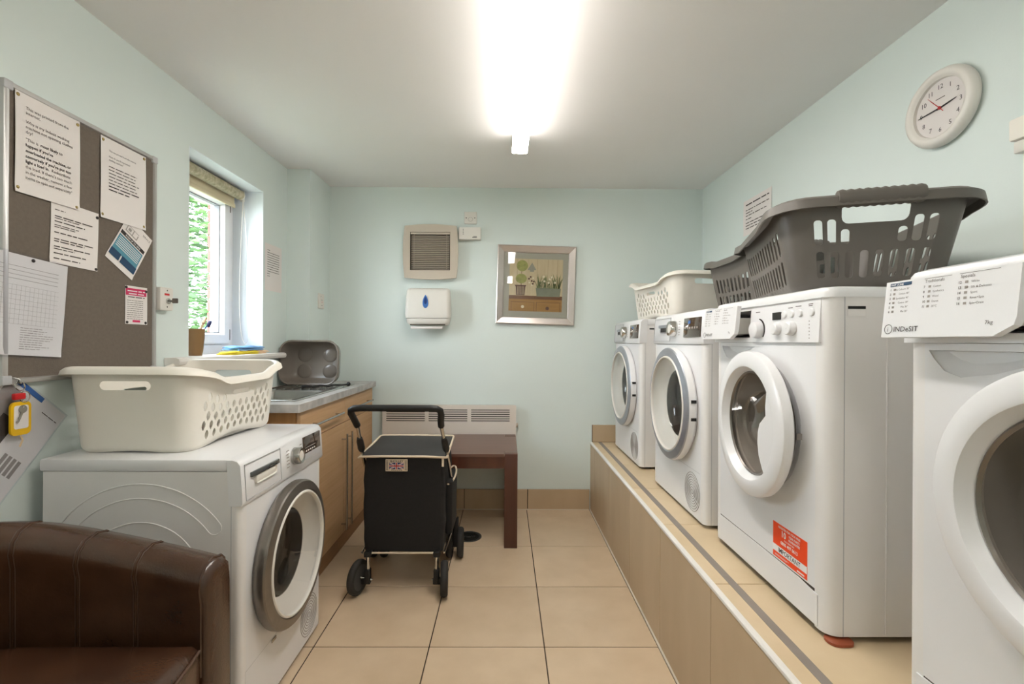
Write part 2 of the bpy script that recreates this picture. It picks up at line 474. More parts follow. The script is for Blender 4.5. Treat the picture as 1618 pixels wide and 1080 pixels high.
bb2 = BM(); abox(bb2, PX + .01, XR, YB - .004, YB, PZ, PZ + .122)
bb2 = struct('baseboard_plinth', bb2, 'grout', 'short row of beige skirting tiles on top of the plinth')
xs = cuts(PX + .012, XR, .166 + .9, .45)
for i in range(len(xs) - 1): tile(bb2, 'wall_tile', xs[i] + G, xs[i + 1] - G, YB - .012, YB - .003, PZ + .003, PZ + .122)

# ------------------------------------------------------------------ ceiling lamp and added fill light
def batten(label, x, y0, y1):
    t = thing('batten_lamp', label, 'lamp', (x, (y0 + y1) / 2, ZC)); L = (y1 - y0) / 2
    box('housing', 'white_trim', t, -.03, .03, -L, L, -.03, 0, bev=.003)
    bm = BM(); rows = []
    pf = [(-.036, -.03), (-.04, -.07), (-.04, -.094), (-.0365, -.099), (0, -.1), (.0365, -.099), (.04, -.094), (.04, -.07), (.036, -.03)]
    for yy in (-L + .006, L - .006): rows.append([(a, yy, b) for a, b in pf[2:-2]])
    aloft(bm, rows); obj('diffuser', bm, 'tube_light', t)
    for s in (-1, 1):
        bm = BM(); agrid(bm, [[(s * a, yy, b) for a, b in ((-.03, -.0295), (-.036, -.03), (-.04, -.07), (-.04, -.094))] for yy in (-L + .006, L - .006)]); obj('diffuser_side', bm, 'tube_light_side', t)
    for s in (-1, 1):
        bm = BM(); aloft(bm, [[(a * 1.03, s * (L - .0058), b) for a, b in pf], [(a * 1.03, s * L, b * .99) for a, b in pf]]); obj('end_cap', bm, 'white_trim', t)
batten('long white fluorescent batten lamp on the ceiling above the room', .0725, .68, 2.482)
batten('added batten-shaped fill light on the ceiling behind the viewer', .0725, -1.4, -.5)  # unseen fill light, added to brighten the near end of the room

# ------------------------------------------------------------------ window, blind, outside
win = bpy.data.objects.new('window_1', None); C.objects.link(win); win.location = (-1.605, (WY0 + WY1) / 2, (WZ0 + WZ1) / 2); win.rotation_euler = (0, 0, PI / 2)
tag(win, 'white plastic casement window over the sink', None, None, 'structure')
ww, wh = WY1 - WY0, WZ1 - WZ0 - .033
cz = .0165
bm = BM(); aframe(bm, ww - .006, wh, [(0, -.035), (0, .035), (.048, .035), (.056, .02), (.056, -.035)], FM, 0, cz); obj('window_frame', bm, 'upvc', win)
bm = BM(); aframe(bm, ww - .104, wh - .1, [(0, -.02), (0, .042), (.008, .052), (.052, .052), (.064, .026), (.064, -.02)], FM, 0, cz); sash = obj('sash', bm, 'upvc', win)
bm = BM(); aframe(bm, ww - .104 - .124, wh - .1 - .124, [(0, .0), (0, .028), (.005, .028), (.005, .0)], FM, 0, cz); obj('gasket', bm, 'gasket', sash)
box('pane', 'window_glass', sash, -(ww - .104) / 2 + .06, (ww - .104) / 2 - .06, -.012, .012, cz - (wh - .1) / 2 + .06, cz + (wh - .1) / 2 - .06)
for s in (-.36, .36):
    box('hinge', 'graphite_metal', win, (ww - .104) / 2 - .004, (ww - .104) / 2 + .008, -.049, -.038, cz + s - .03, cz + s + .03, bev=.002)
bm = BM(); abox(bm, (ww - .104) / 2 - .0015, (ww - .104) / 2 + .002, -.0365, -.02, cz - (wh - .1) / 2, cz + (wh - .1) / 2); obj('weather_seal', bm, 'seal', win)
bm = BM(); abox(bm, -.2, .12, -.062, -.0525, cz + (wh - .1) / 2 - .04, cz + (wh - .1) / 2 - .018, bev=.003); obj('trickle_vent', bm, 'upvc', win)
sill = BM()
prs = [(-1.575, 1.086), (-1.575, 1.118), (-1.345, 1.118), (-1.334, 1.114), (-1.330, 1.102), (-1.334, 1.090), (-1.345, 1.086)]
aloft(sill, [[(x, WY0 + .004, z) for x, z in prs], [(x, WY1 - .004, z) for x, z in prs]])
prn = [(-1.394, 1.086), (-1.394, 1.118), (-1.345, 1.118), (-1.334, 1.114), (-1.330, 1.102), (-1.334, 1.090), (-1.345, 1.086)]
aloft(sill, [[(x, 1.925, z) for x, z in prn], [(x, WY0 + .004, z) for x, z in prn]]); aloft(sill, [[(x, WY1 - .004, z) for x, z in prn], [(x, 2.862, z) for x, z in prn]])
so = struct('trim_1', sill, 'white_trim', 'white window sill board with a rounded nose')
# roller blind
bl = thing('roller_blind', 'rolled-up cream patterned roller blind at the top of the window', 'blind', (-1.505, 2.39, 2.012))
bm = BM(); atube(bm, [(0, -.305, 0), (0, .27, 0)], .027, 20); obj('fabric_roll', bm, 'blind_fabric', bl)
box('fabric', 'blind_plain', bl, -.029, -.027, -.3, .265, -.062, 0)
box('bottom_bar', 'blind_plain', bl, -.034, -.022, -.302, .267, -.075, -.052, bev=.003)
for s, y in ((1, .272), (-1, -.312)):
    bm = BM(); alathe(bm, [(.024, 0), (.024, .012), (.016, .018), (.006, .024)], 20, T(0, y, 0) @ R(-PI / 2, 'X'), True, True); obj('end_cap', bm, 'white_plastic', bl)
    box('bracket', 'white_plastic', bl, -.012, .012, y + (.02 if s > 0 else -.004), y + (.026 if s > 0 else .0), -.03, .034)
ch = []
for k in range(60):
    a = 2 * PI * k / 60
    zz = -.42 + .42 * math.cos(a); xx = .02 * math.sin(a) * (1.2 - math.cos(a)) + .012 + .016 * (1 - math.cos(a)) * .5
    ch.append((xx, .282, zz))
tube('pull_chain', 'white_plastic', bl, ch, .0019, 6, True)
# outside: lawn and leafy tree
bm = BM(); abox(bm, -14, -1.76, -6, 16, -.7, -.6); tag(obj('ground', bm, 'lawn'), 'green lawn outside the window', None, None, 'structure')
tr = thing('leafy_tree', 'bushy green tree growing outside the window', 'tree', (-4.3, 6.3, -.6))
for k in range(5):
    a = k * 1.3; pts = [(0.1 * math.cos(a), .1 * math.sin(a), 0), (.2 * math.cos(a), .2 * math.sin(a), 1.0), (.5 * math.cos(a), .5 * math.sin(a), 2.0), (.9 * math.cos(a), .9 * math.sin(a), 3.1)]
    tube('branch', 'bark', tr, pts, [.06, .045, .03, .012], 7)
rng = random.Random(3); vs, fs = [], []
for k in range(15000):
    a = rng.uniform(0, 2 * PI); r = 1.5 * rng.random() ** .4; z = rng.uniform(.3, 4.6)
    r *= max(.15, 1 - ((z - 2.0) / 3.0) ** 2)
    c = Vector((r * math.cos(a), r * math.sin(a), z)); s = rng.uniform(.04, .085)
    M = Matrix.Rotation(rng.uniform(0, 6.3), 3, 'Z') @ Matrix.Rotation(rng.uniform(-1.1, 1.1), 3, 'X')
    i = len(vs)
    for p in ((-s, 0, 0), (0, -s * .45, .1 * s), (s, 0, 0), (0, s * .45, .1 * s)): vs.append(c + M @ Vector(p))
    fs.append((i, i + 1, i + 2, i + 3))
me = bpy.data.meshes.new('foliage'); me.from_pydata(vs, [], fs); me.materials.append(MATS['leaf'])
fo = link(bpy.data.objects.new('foliage', me), tr); fo['kind'] = 'stuff'

# ------------------------------------------------------------------ appliances (local: x to the viewer's right, front looks to -y)
def side_shell(t, w, d, z0, z1, rad, m='appliance_side'):
    for s in (-1, 1):
        h = w / 2
        pl = [(h, d), (h, rad)] + [(h - rad + rad * math.cos(a), rad - rad * math.sin(a)) for a in [PI / 2 * k / 6 for k in range(1, 7)]] + [(h - rad - .012, 0), (h - rad - .012, .008), (h - rad, .01), (h - .01, rad), (h - .01, d)]
        if s < 0: pl = [(-x, y) for x, y in pl][::-1]
        bm = BM(); aprism(bm, pl, z0, z1); obj('side_panel', bm, m, t)
        b2 = BM(); abox(b2, s * (h + .0004) - .0003, s * (h + .0004) + .0003, rad + .006, rad + .008, z0, z1 - .0); obj('panel_gap', b2, 'appliance_grey', t)
    box('back_panel', m, t, -w / 2 + .004, w / 2 - .004, d - .012, d - .002, z0, z1)
    box('base_tray', 'dark_slot', t, -w / 2 + .02, w / 2 - .02, .03, d - .03, z0, z0 + .01)
    for sx in (-1, 1):
        for yy in (.06, d - .06):
            bm = BM(); alathe(bm, [(.02, 0), (.02, z0 + .002)], 14, T(sx * (w / 2 - .05), yy, 0), True, True); obj('foot', bm, 'rubber', t)
def grille(t, x, z, r):
    for k in range(1, 9):
        q = r * k / 8.5
        tube('grille_ring', 'ink_pale', t, [(x + q * math.cos(a), -.0008, z + q * 1.02 * math.sin(a)) for a in [2 * PI * j / 32 for j in range(32)]], .0011, 4, True)

def dryer(label, loc, rz, group, dark=False):
    w, d, h = .598, .575, .842
    t = thing('tumble_dryer', label, 'dryer', loc, rz, group)
    side_shell(t, w, d, .014, .806, .02)
    fw = w - .064
    R0, dz = .205, .443
    bm = BM(); aplate(bm, [(-fw / 2, .014), (fw / 2, .014), (fw / 2, .702), (-fw / 2, .702)], [circ(R0, 48, 0, dz)], lambda a, b: Vector((a, .0, b)), .006)
    obj('front_panel', bm, 'appliance', t)
    box('lid', 'appliance', t, -w / 2 - .001, w / 2 + .001, .04, d + .012, .806, h, bev=.006)
    pf = [(.042, .842), (.024, .842), (.010, .838), (.000, .826), (-.0045, .77), (-.008, .712), (-.004, .704), (.034, .704)]
    bm = BM(); cy, czz = .03, .77
    rings = []
    for x, s in ((-w / 2 - .001, .95), (-w / 2 + .003, 1), (w / 2 - .003, 1), (w / 2 + .001, .95)):
        rings.append([(x, cy + (a - cy) * s, czz + (b - czz) * (.97 if s < 1 else 1)) for a, b in pf])
    aloft(bm, rings); cp = obj('control_panel', bm, 'appliance', t)
    tilt = T(0, -.0058, .77) @ R(math.radians(-3.4), 'X') @ T(0, 0, -.77)
    # tank drawer with handle strip
    xd0, xd1 = (-.285, -.065) if dark else (-.285, -.06)
    bm = BM(); aframe(bm, xd1 - xd0, .108, [(0, -.001), (0, .0012), (.0014, .0012), (.0014, -.001)], tilt @ T((xd0 + xd1) / 2, 0, .77) @ FM); obj('drawer_gap', bm, 'appliance_grey', t)
    sx0, sx1 = (-.255, -.085) if dark else (-.21, -.095)
    bm = BM(); abox(bm, sx0, sx1, -.007, .002, .778, .793, bev=.002, M=tilt); hs = obj('handle_strip', bm, 'display_grey' if dark else 'silver_metal', t)
    bm = BM(); abox(bm, sx0 + .022, sx1 - .018, -.004, .002, .752, .778, bev=.008, M=tilt); obj('handle_scoop', bm, 'appliance_grey' if not dark else 'white_plastic', t)
    if not dark:
        bm = BM(); abox(bm, sx0 + .03, sx1 - .012, -.0052, -.004, .758, .777, M=tilt); obj('handle_recess', bm, 'black', t)
    if dark: text('8 kg', .013, -.18, .7805, t, 'ink_dark', y=-.0075, M=tilt, bold=.02)
    kx = .04 if dark else -.005
    kr = .031 if dark else .036
    bm = BM(); alathe(bm, [(kr, 0), (kr, .004), (kr * .92, .024), (kr * .86, .028), (kr * .6, .026)], 32, tilt @ T(kx, 0, .771) @ FM); kn = obj('knob', bm, 'steel' if dark else 'chrome', t)
    bm = BM(); alathe(bm, [(kr * .6, .025), (0.001, .0265)], 28, tilt @ T(kx, 0, .771) @ FM); obj('knob_face', bm, 'white_plastic', kn)
    rg = []
    for k in range(6):
        rg += [(kx - kr - .034, kx - kr - .012, .80 - k * .0115, .803 - k * .0115), (kx + kr + .012, kx + kr + .03, .80 - k * .0115, .803 - k * .0115)]
    marks(t, 'ink_pale', rg, y=-.0012, M=tilt)
    dx0, dx1, dz0, dz1 = (.115, .272, .757, .822) if dark else (.105, .275, .733, .812)
    bm = BM(); abox(bm, dx0, dx1, -.0025, .002, dz0, dz1, bev=.001, M=tilt); ds = obj('display', bm, 'display', t)
    if dark:
        bm = BM(); abox(bm, dx0, dx1, -.0022, .002, dz0 - .022, dz0, M=tilt); obj('touch_strip', bm, 'appliance_grey', t)
        marks(ds, 'print_white', [(dx0 + .012, dx1 - .05, dz0 + .0215, dz0 + .0225)] + [(dx0 + .014 + k * .019, dx0 + .026 + k * .019, dz0 + .007, dz0 + .012) for k in range(5)], y=-.0029, M=tilt)
    else:
        marks(ds, 'ink_pale', [(dx0 + .012 + k * .024, dx0 + .026 + k * .024, dz0 + .034, dz0 + .042) for k in range(6)], y=-.0029, M=tilt)
        marks(ds, 'blue_print', [(dx0 + .045, dx0 + .07, dz0 + .055, dz0 + .068)], y=-.0029, M=tilt)
    # door
    DM = T(0, 0, dz) @ FM
    ring_m = 'graphite_metal' if dark else 'silver_metal'
    bm = BM(); alathe(bm, [(.236, .001), (.245, .012), (.246, .03), (.244, .037)], 72, DM); door = obj('door', bm, 'graphite_metal' if dark else 'appliance', t)
    bm = BM(); alathe(bm, [(.244, .037), (.24, .0415), (.212, .048), (.208, .046)], 72, DM); obj('door_ring', bm, ring_m, door)
    bm = BM(); alathe(bm, [(.208, .046), (.205, .05), (.2, .05), (.198, .042)], 72, DM); obj('door_lip', bm, 'white_plastic', door)
    bm = BM(); alathe(bm, [(.198, .042), (.194, .026), (.18, .008), (.163, -.003), (.151, -.008), (.146, -.010)], 64, DM); obj('door_dish', bm, 'white_plastic', door, ang=60)
    bm = BM(); alathe(bm, [(.147, -.009), (.136, -.03), (.105, -.045), (.05, -.052), (.001, -.054)], 48, DM); obj('inner_window', bm, 'drum_glass', door, ang=60)
    bm = BM(); alathe(bm, [(.1995, .043), (.15, .049), (.07, .053), (.001, .054)], 64, DM); obj('door_glass', bm, 'door_glass', door, ang=60)
    bm = BM(); alathe(bm, [(.15, -.012), (.16, -.06), (.21, -.08), (.22, -.3), (.2, -.42), (.001, -.43)], 40, DM); obj('drum', bm, 'drum', t, ang=40)
    sgn = 1
    for zz in (.035, -.035):
        box('hinge', 'black', door, .236, .2475, -.03, -.01, dz + zz - .006, dz + zz + .006)
    # base flap
    marks(t, 'appliance_grey', [(-.27, -.235, .198, .1995), (-.27, .26, .198, .1995), (-.27, -.2688, .03, .198)], y=-.0004, name='flap_gap')
    box('flap_latch', 'steel', t, -.115, -.085, -.004, .0, .186, .196, bev=.0015)
    grille(t, .185, .108, .08)
    if dark:
        # pressed arcs on the side panel that faces the camera
        xs_ = -w / 2 - .0006
        def arc(r0, r1, half):
            pts = []
            for k in range(25): a = PI / 2 + half - 2 * half * k / 24; pts.append((xs_, .29 + r1 * math.cos(a), .48 + r1 * math.sin(a)))
            a = PI / 2 - half; mid = (r0 + r1) / 2; rr_ = (r1 - r0) / 2
            for k in range(1, 8): b = a - PI * k / 8; pts.append((xs_, .29 + mid * math.cos(a) + rr_ * math.cos(a - PI * k / 8), .48 + mid * math.sin(a) + rr_ * math.sin(a - PI * k / 8)))
            for k in range(25): a2 = PI / 2 - half + 2 * half * k / 24; pts.append((xs_, .29 + r0 * math.cos(a2), .48 + r0 * math.sin(a2)))
            a = PI / 2 + half
            for k in range(1, 8): b = a + PI - PI * k / 8; pts.append((xs_, .29 + mid * math.cos(a) + rr_ * math.cos(b), .48 + mid * math.sin(a) + rr_ * math.sin(b)))
            return pts
        tube('pressed_rib', 'appliance_side', t, arc(.248, .29, .92), .0018, 6, True)
        tube('pressed_rib', 'appliance_side', t, arc(.13, .178, 1.2), .0018, 6, True)
    else:
        xs_ = w / 2 + .0006
        box('rating_plate', 'black', t, xs_ - .0006, xs_ + .0006, .05, .09, .782, .79)
    return t
DRY_L = dryer('white tumble dryer with a graphite door ring beside the brown armchair', (-.772, 1.676, 0), PI / 2, 'tumble dryers', True)
dryer('white tumble dryer with silver door ring at the far end of the plinth', (.757, 2.910, .4812), -PI / 2, 'tumble dryers')
dryer('white tumble dryer with silver door ring, second from the end wall', (.762, 2.078, .4812), -PI / 2, 'tumble dryers')
# clothes seen through the second dryer's window
def lump(name, label, cat, m, loc, s, seed, group=None):
    rng = random.Random(seed); bm = BM(); rows = []
    for i in range(9):
        th = PI * (i + .02) / 8.04; rows.append([(s[0] * math.sin(th) * math.cos(p) * rng.uniform(.85, 1.1), s[1] * math.sin(th) * math.sin(p) * rng.uniform(.85, 1.1), s[2] * math.cos(th) * rng.uniform(.9, 1.1)) for p in [2 * PI * k / 14 for k in range(14)]])
    aloft(bm, rows); o = obj(name, bm, m, ang=80); o.location = loc
    return tag(o, label, cat, group)
lump('garment', 'crumpled red garment inside the second dryer', 'clothes', 'cloth_red', (.895, 2.13, .885), (.045, .08, .07), 4)

def washer(label, loc, rz, group, ajar, sticker):
    w, d, h = .595, .53, .848
    t = thing('washing_machine', label, 'washing machine', loc, rz, group)
    side_shell(t, w, d, .014, .822, .032)
    fw = w - .088
    dzc, dxc = .474, .012
    bm = BM(); aplate(bm, [(-fw / 2, .106), (fw / 2, .106), (fw / 2, .712), (-fw / 2, .712)], [circ(.165, 48, dxc, dzc), [(-.245, .700), (-.03, .700), (-.07, .683), (-.13, .664), (-.185, .655), (-.215, .664), (-.235, .685)]], lambda a, b: Vector((a, .0, b)), .006)
    obj('front_panel', bm, 'appliance', t)
    # finger scoop under the drawer
    o_ = [(-.245, .700), (-.03, .700), (-.07, .683), (-.13, .664), (-.185, .655), (-.215, .664), (-.235, .685)]
    i_ = [(-.225, .699), (-.06, .699), (-.09, .692), (-.13, .682), (-.175, .678), (-.2, .684), (-.215, .692)]
    bm = BM(); agrid(bm, [[(a, .002, b) for a, b in o_], [(a * .5 + c_ * .5, .012, b * .5 + d_ * .5) for (a, b), (c_, d_) in zip(o_, i_)], [(a, .016, b) for a, b in i_]], closed_u=True)
    bm.faces.new([bm.verts.new((a, .016, b)) for a, b in i_]); obj('finger_scoop', bm, 'appliance', t, ang=80)
    # kick panel with a bowed top edge
    kp = [(-fw / 2 - .012, .02), (fw / 2 + .012, .02), (fw / 2 + .012, .0965), (fw / 2 - .02, .0985), (fw / 2 - .06, .1025)] + [(fw / 2 - .06 - (fw - .06) * k / 8, .1025 + .001 * math.sin(PI * k / 8)) for k in range(1, 9)] + [(-fw / 2 - .012, .1025)]
    bm = BM(); aprism(bm, kp, -.004, .0025, FM); obj('kick_panel', bm, 'appliance', t)
    box('kick_gap', 'dark_slot', t, -fw / 2, fw / 2, .001, .004, .08, .11)
    # lid with rounded edges
    bm = BM(); aloft(bm, [[(a, b, z) for a, b in rr(w + .002 - 2 * ins, d + .008 - 2 * ins, .03, 5, 0, d / 2)] for ins, z in ((0, .822), (0, .836), (.004, .844), (.014, .848))]); obj('lid', bm, 'appliance', t)
    # control panel with the drawer opening
    hx0, hx1, hz0, hz1 = -.278, -.05, .728, .812
    bm = BM(); aplate(bm, [(-w / 2 + .006, .713), (w / 2 - .026, .713), (w / 2 - .026, .822), (-w / 2 + .006, .822)], [[(hx0, hz0), (hx1, hz0), (hx1, hz1), (hx0, hz1)]], lambda a, b: Vector((a, -.006 + .006 * (b - .713) / .11, b)), .010)
    cp = obj('control_panel', bm, 'appliance', t)
    bm = BM(); abox(bm, hx0 - .002, hx0, .0, .2, hz0, hz1); abox(bm, hx1, hx1 + .002, .0, .2, hz0, hz1); abox(bm, hx0, hx1, .0, .2, hz0 - .002, hz0); abox(bm, hx0, hx1, .0, .2, hz1, hz1 + .002); abox(bm, hx0, hx1, .2, .202, hz0, hz1)
    obj('drawer_cavity', bm, 'appliance_grey', t)
    # detergent drawer, pulled out a little
    po = -.040
    dr = BM(); dp = [(-.289, .722), (-.085, .722), (-.058, .738), (-.055, .75), (-.055, .826), (-.289, .826)]
    DT = T(0, po, .722) @ R(math.radians(-6), 'X') @ T(0, 0, -.722)
    aprism(dr, dp, 0, .012, DT @ FM); drw = obj('detergent_drawer', dr, 'appliance', t)
    bm = BM(); abox(bm, -.272, -.085, po + .005, .14, .735, .739); abox(bm, -.272, -.268, po + .005, .14, .735, .79); abox(bm, -.089, -.085, po + .005, .14, .735, .79); obj('drawer_tray', bm, 'white_plastic', drw)
    def dt(s, size, x, z, m='ink', **k): text(s, size, x, z, drw, m, y=-.0128, M=DT, **k)
    marks(drw, 'navy_print', [(-.279, -.233, .8165, .8225)], y=-.0125, M=DT)
    dt('FAST ZONE', .0052, -.277, .8175, 'print_white', bold=.02)
    for k, (n, s) in enumerate((('1', 'Mix Colours 30\u00b0'), ('2', 'Cotton 40\u00b0'), ('3', 'Synthetics 40\u00b0'), ('4', 'Cotton 30\u00b0'), ('5', 'Mix 30\u00b0'), ('6', 'Mix 20\u00b0'))):
        dt(n, .0058, -.278, .8085 - k * .0082, bold=.02); dt(s, .0048, -.236, .8085 - k * .0082, 'ink', align='RIGHT')
        marks(drw, 'ink_pale', [(-.271, -.266, .8085 - k * .0082, .8125 - k * .0082)], y=-.0126, M=DT)
    marks(drw, 'ink', [(-.208, -.158, .8225, .8231), (-.145, -.083, .8225, .8231)], y=-.0126, M=DT)
    dt('Traditionals', .0075, -.206, .8155); dt('Specials', .0075, -.143, .8155)
    for k, (n, s) in enumerate((('7', 'Cotton'), ('8', 'Synthetics'), ('9', 'Wool'), ('10', 'Duvet'), ('11', '20\u00b0C'))):
        dt(n, .0058, -.208, .8065 - k * .0085, bold=.02); dt(s, .005, -.19, .8065 - k * .0085); marks(drw, 'ink_pale', [(-.199, -.194, .8065 - k * .0085, .8105 - k * .0085)], y=-.0126, M=DT)
    for k, (n, s) in enumerate((('12', 'White'), ('13', 'Silk & Delicates'), ('14', 'Sport'), ('15', 'Rinse+Spin'), ('16', 'Spin+Drain'))):
        dt(n, .0058, -.146, .8065 - k * .0085, bold=.02); dt(s, .005, -.125, .8065 - k * .0085); marks(drw, 'ink_pale', [(-.135, -.13, .8065 - k * .0085, .8105 - k * .0085)], y=-.0126, M=DT)
    dt('INDeSIT', .0135, -.262, .732, 'ink_dark', width=.05)
    tube('logo_ring', 'ink_dark', drw, [DT @ Vector((-.274 + .0085 * math.cos(a), -.0124, .737 + .0085 * math.sin(a))) for a in [2 * PI * k / 28 for k in range(28)]], .0005, 4, True)
    dt('i', .012, -.2757, .7325, 'ink_dark')
    dt('7kg', .0085, -.098, .74, 'ink')
    # knobs, display, buttons
    for kx, kr, kd in ((.0, .025, .019), (.1, .0165, .014), (.165, .0185, .016)):
        bm = BM(); alathe(bm, [(kr, 0), (kr, .006), (kr * .93, kd), (kr * .8, kd + .002), (.001, kd + .0025)], 28, T(kx, -.004, .75) @ FM); k_ = obj('knob', bm, 'appliance', t)
    bm = BM(); aprism(bm, [(.0 + r_ * math.cos(a), .75 + r_ * math.sin(a)) for r_, seq in ((.034, [math.radians(v) for v in range(-40, 81, 10)]), (.031, [math.radians(v) for v in range(80, -41, -10)])) for a in seq], .004, .0065, FM); obj('dial_scale', bm, 'ink_dark', t)
    box('display', 'black_gloss', t, .073, .111, -.0052, .0, .776, .797)
    for bx in (.127, .16, .195, .242):
        bm = BM(); alathe(bm, [(.0105, 0), (.010, .0035), (.0085, .0048), (.001, .005)], 20, T(bx, -.002, .789) @ FM); obj('button', bm, 'appliance', t)
    marks(t, 'ink', [(.15, .17, .804, .806), (.182, .206, .806, .808), (.234, .252, .808, .810), (.235, .25, .804, .806), (-.012, .012, .802, .804)] + [(.236, .2385, .765 - k * .0085, .768 - k * .0085) for k in range(6)], y=-.0065)
    # door, hinged at the left and ajar
    hx = dxc - .205
    MD = T(0, 0, dzc)
    DM = T(dxc - hx, 0, 0) @ FM
    bm = BM(); alathe(bm, [(.168, -.004), (.205, .0), (.212, .006), (.214, .022), (.211, .0295), (.205, .0335), (.172, .037), (.167, .0355), (.157, .020), (.152, .012)], 72, DM)
    door = obj('door', bm, 'appliance', t, ang=32); door.location = (hx, -.004, dzc); door.rotation_euler = (0, 0, math.radians(-ajar))
    bm = BM(); alathe(bm, [(.154, .013), (.149, .017), (.145, .012)], 60, DM); obj('glass_rim', bm, 'graphite_metal', door)
    bm = BM(); alathe(bm, [(.147, .012), (.144, -.02), (.13, -.07), (.11, -.095), (.06, -.108), (.001, -.11)], 56, DM); obj('glass_bowl', bm, 'bowl_glass', door, ang=60)
    # white lobe that covers the handle side of the glass
    lobe = [(.10 + .0, .098), (.094, .06), (.096, .034), (.062, .006), (.052, -.02), (.05, -.05), (.058, -.085), (.078, -.118)]
    lobe += [(.16 * math.cos(a), .16 * math.sin(a)) for a in [math.radians(v) for v in range(-56, 46, 8)]]
    bm = BM(); aprism(bm, lobe, .012, .0205, DM); obj('handle_lobe', bm, 'appliance', door)
    bm = BM(); aprism(bm, [(.1, .095), (.094, .06), (.096, .034), (.062, .006), (.075, .02), (.1, .05)], .0, .012, DM); obj('handle_recess', bm, 'graphite_metal', door)
    box('latch', 'graphite_metal', door, .408, .418, .001, .014, -.008, .008)
    bm = BM(); alathe(bm, [(.186, -.001), (.186, .001), (.17, .001), (.166, -.004), (.16, -.05), (.15, -.09)], 48, T(dxc, 0, dzc) @ FM); obj('door_seal', bm, 'appliance_grey', t, ang=50)
    bm = BM(); alathe(bm, [(.15, -.09), (.225, -.1), (.235, -.2), (.22, -.36), (.001, -.38)], 40, T(dxc, 0, dzc) @ FM); obj('drum', bm, 'drum', t, ang=40)
    xs_ = w / 2 + .0008
    tube('pressed_rib', 'appliance_side', t, [(xs_, .14, .02), (xs_, .14, .735), (xs_, .146, .755), (xs_, .17, .765), (xs_, .45, .765)], .0016, 6)
    lb = box('rating_label', 'print_white', t, xs_ - .0006, xs_ + .0004, .046, .088, .776, .80)
    box('label_strip', 'black', lb, xs_, xs_ + .0008, .046, .088, .793, .80)
    if sticker:
        s = box('sticker', 'orange_print', t, .075, .225, -.0008, .0002, .1105, .207)
        s['label'] = 'orange guarantee sticker with white lettering'
        marks(s, 'print_white', [(.075, .225, .126, .1445)], y=-.0011)
        for sx_, z, b, sz in ((.15, .1965, 'REGISTER FOR YOUR FREE', .0082), (.172, .186, 'YEAR PARTS', .0085), (.172, .1765, 'GUARANTEE', .0085), (.15, .168, 'CALL TODAY ON', .0055), (.15, .155, '0800 497 0613', .0125)):
            text(b, sz, sx_, z, s, 'print_white', y=-.0013, align='CENTER', bold=.025)
        text('10', .023, .125, .1765, s, 'print_white', y=-.0013, align='CENTER', bold=.03)
        text('IMPORTANT', .0175, .15, .1295, s, 'ink_dark', y=-.0015, align='CENTER', bold=.01)
        marks(s, 'print_white', [(.085, .15, .1185, .1195), (.085, .14, .116, .117), (.185, .215, .1145, .1185)], y=-.0013)
    return t
washer('white front-loading washing machine with an orange sticker under the large grey basket', (.768, 1.405, .4812), -PI / 2, 'washing machines', 3.4, True)
washer('white washing machine nearest the viewer at the right edge of the photo', (.768, .598, .4812), -PI / 2, 'washing machines', 1.5, False)
wd = BM(); aloft(wd, [[(a, b, z) for a, b in rr(.06 - 2 * i, .045 - 2 * i, .02, 5)] for i, z in ((0, 0), (0, .006), (.004, .009))])
wd = tag(obj('wooden_wedge', wd, 'foot_wood'), 'small brown rounded wedge under the corner of the stickered washing machine', 'wedge'); wd.location = (.80, 1.112, PZ + .0009)

